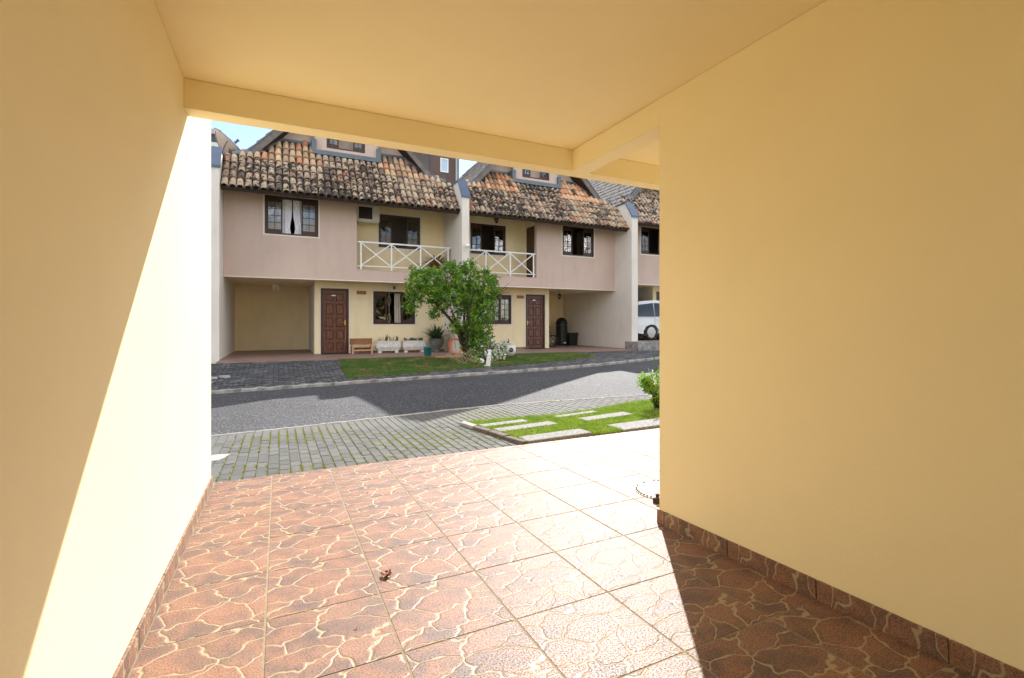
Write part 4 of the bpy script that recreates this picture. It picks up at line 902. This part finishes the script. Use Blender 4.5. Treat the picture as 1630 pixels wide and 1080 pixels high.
# white garden bollard
t = thing('garden_bollard', 'short white leaning garden bollard at the front edge of the lawn', 'bollard', (5.06, 11.95, .06)); t.rotation_euler = (0, R(7), 0)
MB().lathe([(0, 0), (.11, 0), (.11, .025), (0, .03)], seg=16).build('foot', 'white_metal', t); MB().lathe([(.06, .03), (.062, .30), (.06, .31), (.0, .312)], seg=14).build('post', 'white_stone', t)
MB().lathe([(0, .33), (.045, .33), (.045, .40), (.065, .41), (.066, .44), (0, .455)], seg=14).lathe([(.062, .313), (.07, .318), (.062, .328), (0, .33)], seg=14).build('lamp_head', 'white_metal', t)
# white round pot with holes
t = spiky('strawberry_pot', 'round white pot with dark side holes standing on the lawn', 'pot', (6.50, 13.75, .185), 14, .26, .03, 'pot_leaf', 9, .7, z0=.36)
MB().lathe([(0, 0), (.16, 0), (.25, .10), (.27, .21), (.24, .32), (.19, .36), (.22, .40), (.22, .42), (.18, .42), (.17, .34), (0, .33)], seg=22).build('pot', 'white_stone', t, smooth=True)
for a in (R(-146), R(-92), R(-20), R(160)): 
    hh = MB().lathe([(0, .004), (.066, .004), (.07, .010), (.06, .016)], seg=12).build('hole', 'black_plastic', t); hh.matrix_basis = Matrix.Translation((.262 * math.cos(a), .262 * math.sin(a), .21)) @ Vector((math.cos(a), math.sin(a), 0)).to_track_quat('Z', 'Y').to_matrix().to_4x4()
# bins and bicycle in the right garage
t = thing('trash_bin', 'tall black domed bin at the back of the right garage', 'bin', (11.72, 19.0, HZ))
MB().lathe([(0, 0), (.25, 0), (.27, .05), (.27, .90), (.25, .92), (0, .92)], seg=20).build('body', 'black_plastic', t, smooth=False); MB().lathe([(.275, .925), (.27, 1.05), (.20, 1.2), (.09, 1.27), (0, 1.28)], seg=20).build('lid', 'black_plastic', t, smooth=True)
MB().box(-.06, .06, -.29, -.272, .10, .15).build('sticker', 'white_metal', t)
t = thing('storage_box', 'low dark green box standing right of the tall black bin', 'box', (12.23, 19.0, HZ))
MB().prism([(-.20, 0), (.20, 0), (.24, .52), (-.24, .52)], 'y', -.2, .2).build('body', 'green_plastic', t); MB().box(-.26, .26, -.22, .22, .521, .57).build('lid', 'green_plastic', t)
t = thing('bicycle', 'small dark bicycle leaning behind the pillar of the right garage', 'bicycle', (10.0, 17.75, HZ)); t.rotation_euler = (R(-6), 0, R(-8))
for x in (-.42, .50):
    w = MB().tube([(x + .24 * math.cos(a), 0, .25 + .24 * math.sin(a)) for a in np.linspace(0, 2 * math.pi, 25)], .022, 6, False).build('wheel', 'rubber', t); s = MB()
    for k in range(12): a = k * math.pi / 6; s.tube([(x, 0, .25), (x + .22 * math.cos(a), 0, .25 + .22 * math.sin(a))], .0025, 3, False)
    s.lathe([(0, -.03), (.025, -.03), (.025, .03), (0, .03)], (x, 0, .25), 8).build('spokes', 'steel', w)
MB().tube([(-.42, 0, .25), (-.08, 0, .27), (.36, 0, .62), (-.15, 0, .60), (-.42, 0, .25)], .016, 6).tube([(-.08, 0, .27), (-.19, 0, .74)], .015, 6).build('frame', 'green_plastic', t)
MB().tube([(.50, 0, .25), (.36, 0, .64), (.33, 0, .80)], .017, 6).build('fork', 'black_plastic', t); MB().tube([(.27, -.24, .88), (.34, -.10, .82), (.34, .10, .82), (.27, .24, .88)], .013, 6).build('handlebar', 'black_plastic', t)
MB().add([(-.30, -.07, .75), (-.30, .07, .75), (-.05, .02, .77), (-.05, -.02, .77), (-.28, 0, .70)], [(0, 1, 2, 3), (0, 4, 1), (1, 4, 2), (2, 4, 3), (3, 4, 0)]).build('saddle', 'rubber', t)

# ------------------------------------------------------------------ the white car (only its rear part shows past the wall)
t = thing('parked_car', 'white sport utility car parked in front of the raised row house', 'car', (12.93, 16.12, .52), R(1), None); t.scale = (1, .93, 1)
def carprof(yoff, tw):                           # side profile in x-z
    return [(0.12, .30), (0.03, .42), (.0, .62), (.02, .85), (.05, 1.02), (.15, 1.50), (.34, 1.61), (1.2, 1.67), (2.2, 1.63), (2.75, 1.48), (3.3, 1.08), (4.1, .97), (4.4, .80), (4.45, .45), (4.38, .28), (3.95, .25), (3.93, .42), (3.75, .62), (3.45, .66), (3.2, .55), (3.08, .25), (1.25, .25), (1.22, .45), (1.05, .63), (.80, .66), (.55, .58), (.42, .40), (.40, .27)]
pr = carprof(0, 0); sec = [(-.86, .90, .02), (-.80, 1.0, 0), (.80, 1.0, 0), (.86, .90, .02)]; V = []; F = []; n_ = len(pr)
for yy, s_, ins in sec:
    for (x, z) in pr:
        zz = z; k = max(0, (z - .95) / .7); y2 = yy * (1 - .16 * k); V.append((x + (.03 if abs(yy) > .83 and x < .2 else 0), y2, zz - (.02 if abs(yy) > .83 and z > 1.4 else 0)))
for a in range(3):
    for i in range(n_): F.append((a * n_ + i, a * n_ + (i + 1) % n_, (a + 1) * n_ + (i + 1) % n_, (a + 1) * n_ + i))
F += [tuple(range(n_))[::-1], tuple(range(3 * n_, 4 * n_))]
MB().add(V, F).build('body', 'car_paint', t)
for s_ in (-1, 1):
    def sy(z): return s_ * (.865 * (1 - .16 * max(0, (z - .95) / .7)) + .004)
    for q in ([(.10, .99), (.20, 1.46), (1.0, 1.55), (1.0, .99)], [(1.05, .99), (1.05, 1.55), (2.15, 1.52), (2.20, .99)], [(2.26, 1.06), (2.22, 1.52), (2.55, 1.46), (3.0, 1.10)]):
        MB().add([(x, sy(z), z) for x, z in q] + [(x, sy(z) - s_ * .01, z) for x, z in q], [(0, 1, 2, 3), (4, 7, 6, 5), (0, 4, 5, 1), (1, 5, 6, 2), (2, 6, 7, 3), (3, 7, 4, 0)]).build('side_window', 'car_glass', t)
    for x in (1.02, 2.23): MB().box(x - .004, x + .004, *sorted((s_ * .862, s_ * .8655)), .36, .97).build('door_gap', 'black_plastic', t)
    MB().box(1.10, 1.26, *sorted((s_ * .862, s_ * .89)), .84, .865).build('door_handle', 'car_paint', t)
    MB().box(.40, 3.9, *sorted((s_ * .855, s_ * .868)), .20, .29).build('sill', 'black_plastic', t)
    MB().box(-.02, .02, *sorted((s_ * .70, s_ * .83)), .72, .98).build('tail_light', 'tail_red', t)
    for x in (.83, 3.52):
        w = MB().lathe([(.0, -.1), (.30, -.1), (.33, -.07), (.33, .07), (.30, .1), (0, .1)], seg=22).build('wheel', 'rubber', t); w.matrix_basis = Matrix.Translation((x, s_ * .76, .33)) @ Matrix.Rotation(R(90), 4, 'X')
        MB().lathe([(0, .112), (.05, .112), (.2, .108), (.225, .101)], seg=18).lathe([(0, -.112), (.05, -.112), (.2, -.108), (.225, -.101)], seg=18).build('rim', 'steel', w)
MB().add([(.075, -.66, 1.08), (.075, .66, 1.08), (.155, .58, 1.44), (.155, -.58, 1.44), (.042, -.66, 1.08), (.042, .66, 1.08), (.122, .58, 1.44), (.122, -.58, 1.44)], [(4, 5, 6, 7), (0, 3, 2, 1), (0, 1, 5, 4), (3, 7, 6, 2)]).build('rear_window', 'car_glass', t)

# ------------------------------------------------------------------ the tree
def branchy(t, base, limbs, mat='bark'):
    mb = MB()
    for pts, r in limbs: mb.tube([Vector(base) + Vector(p) for p in pts], r, 7)
    return mb
t = thing('leafy_tree', 'broad low green tree leaning over the lawn between the two row houses', 'tree', (4.78, 12.95, .12))
tips = []; r = random.Random(5); limbs = []
main = [((0, 0, -.05), (.0, 0, .35), (-.12, -.05, .8), (-.45, -.1, 1.45)), ((0, 0, 0), (.08, .05, .6), (.20, .05, 1.3), (.25, 0, 2.0)), ((.02, 0, .1), (.2, -.1, .7), (.6, -.1, 1.3), (.95, -.05, 1.9)),
        ((-.02, 0, .3), (-.3, -.1, 1.0), (-.8, -.15, 1.55), (-1.15, -.1, 1.9)), ((0, .05, .2), (.1, .4, .9), (.2, .6, 1.6), (.1, .7, 2.1)), ((0, -.03, .2), (-.05, -.35, .9), (-.1, -.55, 1.5), (0, -.7, 2.0))]
for k, m_ in enumerate(main): limbs.append((m_, [.055, .045, .032, .012] if k else [.07, .055, .04, .015]))
for m_ in main:
    for _ in range(7):
        a = Vector(m_[2]).lerp(Vector(m_[3]), r.uniform(-.3, 1)); e = a + Vector((r.uniform(-.45, .45), r.uniform(-.4, .4), r.uniform(-.05, .55))); mid = (a + e) / 2 + Vector((0, 0, .05)); limbs.append(((a, mid, e), [.014, .009, .004]))
tk = MB()
for pts, rad in limbs: tk.tube(pts, rad, 6)
tk.build('trunk', 'bark', t)
g = np.random.default_rng(11); pts = []
def blob(c, rad, n, hollow=.35):
    d = g.normal(size=(n, 3)); d /= np.linalg.norm(d, axis=1)[:, None]; rr_ = g.uniform(hollow, 1, n) ** .6; return np.array(c) + d * rr_[:, None] * np.array(rad)
cl = [((-1.08, -.1, 2.12), (.34, .4, .36)), ((-1.15, 0, 1.65), (.28, .35, .35)), ((-.62, -.05, 2.15), (.42, .5, .40)), ((-.75, -.1, 1.85), (.40, .45, .30)), ((-.15, 0, 2.25), (.45, .55, .42)), ((-.25, -.2, 1.8), (.45, .5, .40)), ((.35, 0, 2.2), (.45, .55, .42)),
      ((.75, -.05, 2.1), (.45, .5, .42)), ((1.08, 0, 1.95), (.33, .4, .45)), ((.95, -.1, 1.5), (.36, .4, .40)), ((.5, -.2, 1.6), (.45, .5, .45)), ((.2, -.15, 1.25), (.40, .4, .40)), ((.62, -.05, 1.05), (.40, .38, .40)), ((.3, -.1, .75), (.33, .33, .40)), ((.55, 0, .55), (.33, .3, .36)),
      ((.1, 0, .40), (.22, .25, .33)), ((.35, -.35, 1.1), (.3, .2, .4)), ((.2, -.3, 1.6), (.3, .2, .3)), ((.35, 0, .25), (.3, .3, .22)), ((-.05, .3, 1.9), (.5, .4, .45)), ((.5, .35, 1.9), (.5, .4, .45)), ((-.55, -.05, 1.35), (.22, .25, .18)), ((-.2, -.1, .95), (.14, .15, .2)), ((.0, 0, 2.62), (.35, .35, .16)), ((.42, 0, 2.68), (.22, .25, .17)), ((-.9, 0, 2.42), (.3, .3, .12)), ((1.2, 0, 2.3), (.18, .2, .15)), ((.85, 0, 2.5), (.28, .3, .12))]
for c, rad in cl:
    c = (c[0] - .34 * min(1, max(0, (c[2] - .4) / 1.2)), c[1], c[2] + .04)
    vol = rad[0] * rad[1] * rad[2]; m = int(18 + vol * 430)
    cs = blob(c, rad, m, .45)
    for q in cs: pts.append(q + g.normal(size=(int(g.integers(7, 19)), 3)) * .05)
for m_ in main[:4]:                              # sprigs poking out
    for _ in range(7):
        cc = cl[int(g.integers(0, 10))][0]; a = np.array([cc[0] - .34, cc[1], cc[2] + .22]) + g.normal(size=3) * [.15, .15, .03]; d = g.normal(size=3) * .5 + [0, 0, .9]; d /= np.linalg.norm(d)
        for s_ in np.linspace(0, .32, 16): pts.append((a + d * s_)[None] + g.normal(size=(1, 3)) * .02)
pts = np.concatenate(pts); v, f = leaves(pts, .10, .40, .15, .3, 12); raw('crown', v, f, 'tree_leaf', t)

# flowering shrub
t = thing('flowering_shrub', 'low shrub covered with small white flowers right of the tree', 'shrub', (5.35, 12.9, .13)); g = np.random.default_rng(15)
P_ = []
for c, rad in [((-.25, 0, .35), (.28, .25, .3)), ((.1, 0, .38), (.28, .25, .33)), ((.42, 0, .28), (.22, .2, .24)), ((-.05, .1, .6), (.26, .2, .2)), ((.2, -.1, .15), (.45, .25, .15)), ((.60, 0, .42), (.12, .1, .14))]: P_.append(blob(c, rad, 520, .3))
P_ = np.concatenate(P_); v, f = leaves(P_, .06, .5, .2, .2, 16); raw('leaves', v, f, 'tree_leaf', t); Q = P_[g.random(len(P_)) < .55]; v, f = leaves(Q + g.normal(size=Q.shape) * .02, (.07), .9, .3, .1, 17); raw('flowers', v, f, 'petal', t)
st_ = MB()
for k in range(7): a = k * .9; st_.tube([(0, 0, -.03), (.12 * math.cos(a), .1 * math.sin(a), .2), (.3 * math.cos(a) + .1, .2 * math.sin(a), .5)], [.012, .009, .004], 5)
st_.build('stems', 'bark', t)
# seedlings
for k, (x, y, lab) in enumerate([(4.88, 12.35, 'tiny bright green seedling clump left of the pale stone')]):
    v, f = leaves(blob((0, 0, .07), (.16, .1, .07), 90, .2), .06, .6, .3, .2, 30); o = raw('seedling', v, f, 'shrub_leaf'); o.location = (x, y, .12); tag(o, lab, 'plant')

# near shrub at the corner of the yellow wall
t = thing('leafy_shrub', 'bright green leafy shrub in the sunlit bed beside the yellow wall corner', 'shrub', (5.15, 5.62, bz(5.1, 5.6) - .01)); g = np.random.default_rng(22)
sm = MB(); P_ = []
for k in range(26):
    a = g.uniform(0, 2 * math.pi); l = g.uniform(.35, .62); e = Vector((math.cos(a) * .30 * g.uniform(.3, 1.1), math.sin(a) * .28 * g.uniform(.3, 1.1), l)); m2 = Vector((e.x * .25, e.y * .25, l * .55)); sm.tube([(e.x * .1, e.y * .1, 0), m2, e], [.008, .006, .003], 5)
    for s_ in np.linspace(.35, 1.02, 13):
        q = m2.lerp(e, s_) if s_ > .4 else Vector((0, 0, 0)).lerp(m2, s_ + .3); P_.append(np.array(q)[None] + g.normal(size=(3, 3)) * .032)
sm.build('stems', 'bark', t); P_ = np.concatenate(P_); v, f = leaves(P_, .058, .55, .35, .25, 23); raw('leaves', v, f, 'shrub_leaf', t)
# strap-leaved plant further right
t = thing('strap_leaf_plant', 'plant with two tall upright strap leaves behind the leafy shrub', 'plant', (5.75, 6.22, bz(5.7, 6.2) - .01))
V = []; F = []
for (dx, dy, l, w) in ((-.14, 0, .86, .035), (.17, .02, .88, .04), (-.04, .02, .60, .03), (.32, .0, .45, .045), (.36, .05, .5, .04)):
    k0 = len(V)
    for j in range(8):
        s_ = j / 7; ww = w * (1 - .85 * s_ ** 2) + .002; V += [(dx * s_ ** 1.6 + (.0 if abs(dx) < .3 else dx * .6) - ww / 2, dy * s_, l * s_), (dx * s_ ** 1.6 + (.0 if abs(dx) < .3 else dx * .6), dy * s_ + .012, l * s_), (dx * s_ ** 1.6 + (.0 if abs(dx) < .3 else dx * .6) + ww / 2, dy * s_, l * s_)]
    for j in range(7):
        for c in (0, 1): F.append((k0 + 3 * j + c, k0 + 3 * j + c + 1, k0 + 3 * j + 4 + c, k0 + 3 * j + 3 + c))
raw('leaves', V, F, 'pot_leaf', t); MB().tube([(0, 0, 0), (0, 0, .25)], [.03, .012], 8).build('stem', 'shrub_leaf', t)

# ------------------------------------------------------------------ small things on the tiled floor
t = thing('doormat', 'round white openwork mat with dark dashed rim half hidden behind the right wall', 'mat', (2.62, 2.74, FLOOR(2.74) + .002)); t.rotation_euler = (ang, 0, 0)
MB().lathe([(0, .006), (.225, .006), (.24, .003), (.24, 0), (0, 0)], seg=40).build('mat', 'mat_white', t)
rm = MB()
for k in range(44):
    a = k * 2 * math.pi / 44
    if 1.2 < a < 2.4 and k % 3: continue
    rm.add([(rr_ * math.cos(a + da), rr_ * math.sin(a + da), zz) for zz in (.0062, .012) for rr_, da in ((.222, -.03), (.236, -.03), (.236, .03), (.222, .03))], [(4, 5, 6, 7), (0, 1, 5, 4), (1, 2, 6, 5), (2, 3, 7, 6), (3, 0, 4, 7)])
for q in range(5):
    for k in range(12): a = R(150) + q * R(14); rr_ = .06 + .0135 * k; x, y = rr_ * math.cos(a), rr_ * math.sin(a); rm.box(x - .003, x + .003, y - .0025, y + .0025, .0062, .009)
rm.build('rim_stitch', 'pot_grey', t)
t = thing('door_stop', 'small brown wooden block at the foot of the right wall corner', 'block', (2.37, 2.58, FLOOR(2.58))); MB().bev(-.022, .022, -.022, .022, 0, .035, .005).build('base', 'eave_wood', t); MB().lathe([(0, .04), (.012, .04), (.015, .06), (0, .068)], seg=10).build('knob', 'eave_wood', t)
lv = []; lf = []; nn_ = 9
for i in range(nn_):
    s_ = i / (nn_ - 1)
    for j in range(5):
        u = (j - 2) / 2; w_ = .026 * math.sin(math.pi * min(1, s_ * .93 + .05)) ** .7 * (1 + .35 * (i % 2)); lv.append((-.034 + .068 * s_, u * w_, .006 + .010 * u * u * (1 + .4 * math.sin(i * 2.1)) + .007 * math.sin(i * 1.1 + j)))
for i in range(nn_ - 1):
    for j in range(4): lf.append((i * 5 + j, i * 5 + j + 1, i * 5 + 6 + j, i * 5 + 5 + j))
t = thing('dead_leaf', 'curled reddish brown dead leaf lying on the tiled floor', 'leaf', (.475, 2.40, FLOOR(2.4) + .004), R(60)); t.scale = (.85,) * 3; raw('blade', lv, lf, 'dead_leaf', t); MB().tube([(-.03, 0, .008), (-.05, .004, .012), (-.062, .018, .004)], .0016, 5).build('stalk', 'dead_leaf', t)
for k, (x, y) in enumerate([(.60, 3.75), (.28, 2.02)]):
    o = MB().add([(-.012, 0, .002), (0, .006, .006), (.013, 0, .003), (0, -.006, .004)], [(0, 1, 2, 3)]).build('leaf_crumb', 'dead_leaf'); o.location = (x, y, FLOOR(y) + .001); o.rotation_euler = (0, 0, k * 1.1); tag(o, ['tiny dark leaf crumb on the tiles near the pavers', 'tiny dark speck of leaf on the tiles left of the curled dead leaf'][k], 'debris')
# broken slabs by the left driveway corner
for k, (x, y, w, d, rz, lab) in enumerate([(-1.42, 12.35, .42, .16, .05, 'pale broken slab at the left edge of the far driveway'), (-1.08, 12.42, .2, .14, .3, 'small pale slab fragment beside the broken slab'), (-1.45, 11.85, .38, .2, -.2, 'pale slab fragment nearest the far kerb at the left')]):
    o = MB().bev(-w / 2, w / 2, -d / 2, d / 2, -.03, .03, .008).build('slab_fragment', 'edging_concrete', bevel=.005); o.location = (x, y, far_z(x, y) + .01); o.rotation_euler = (.02, .03, rz); tag(o, lab, 'slab', 'broken slabs by the left driveway')
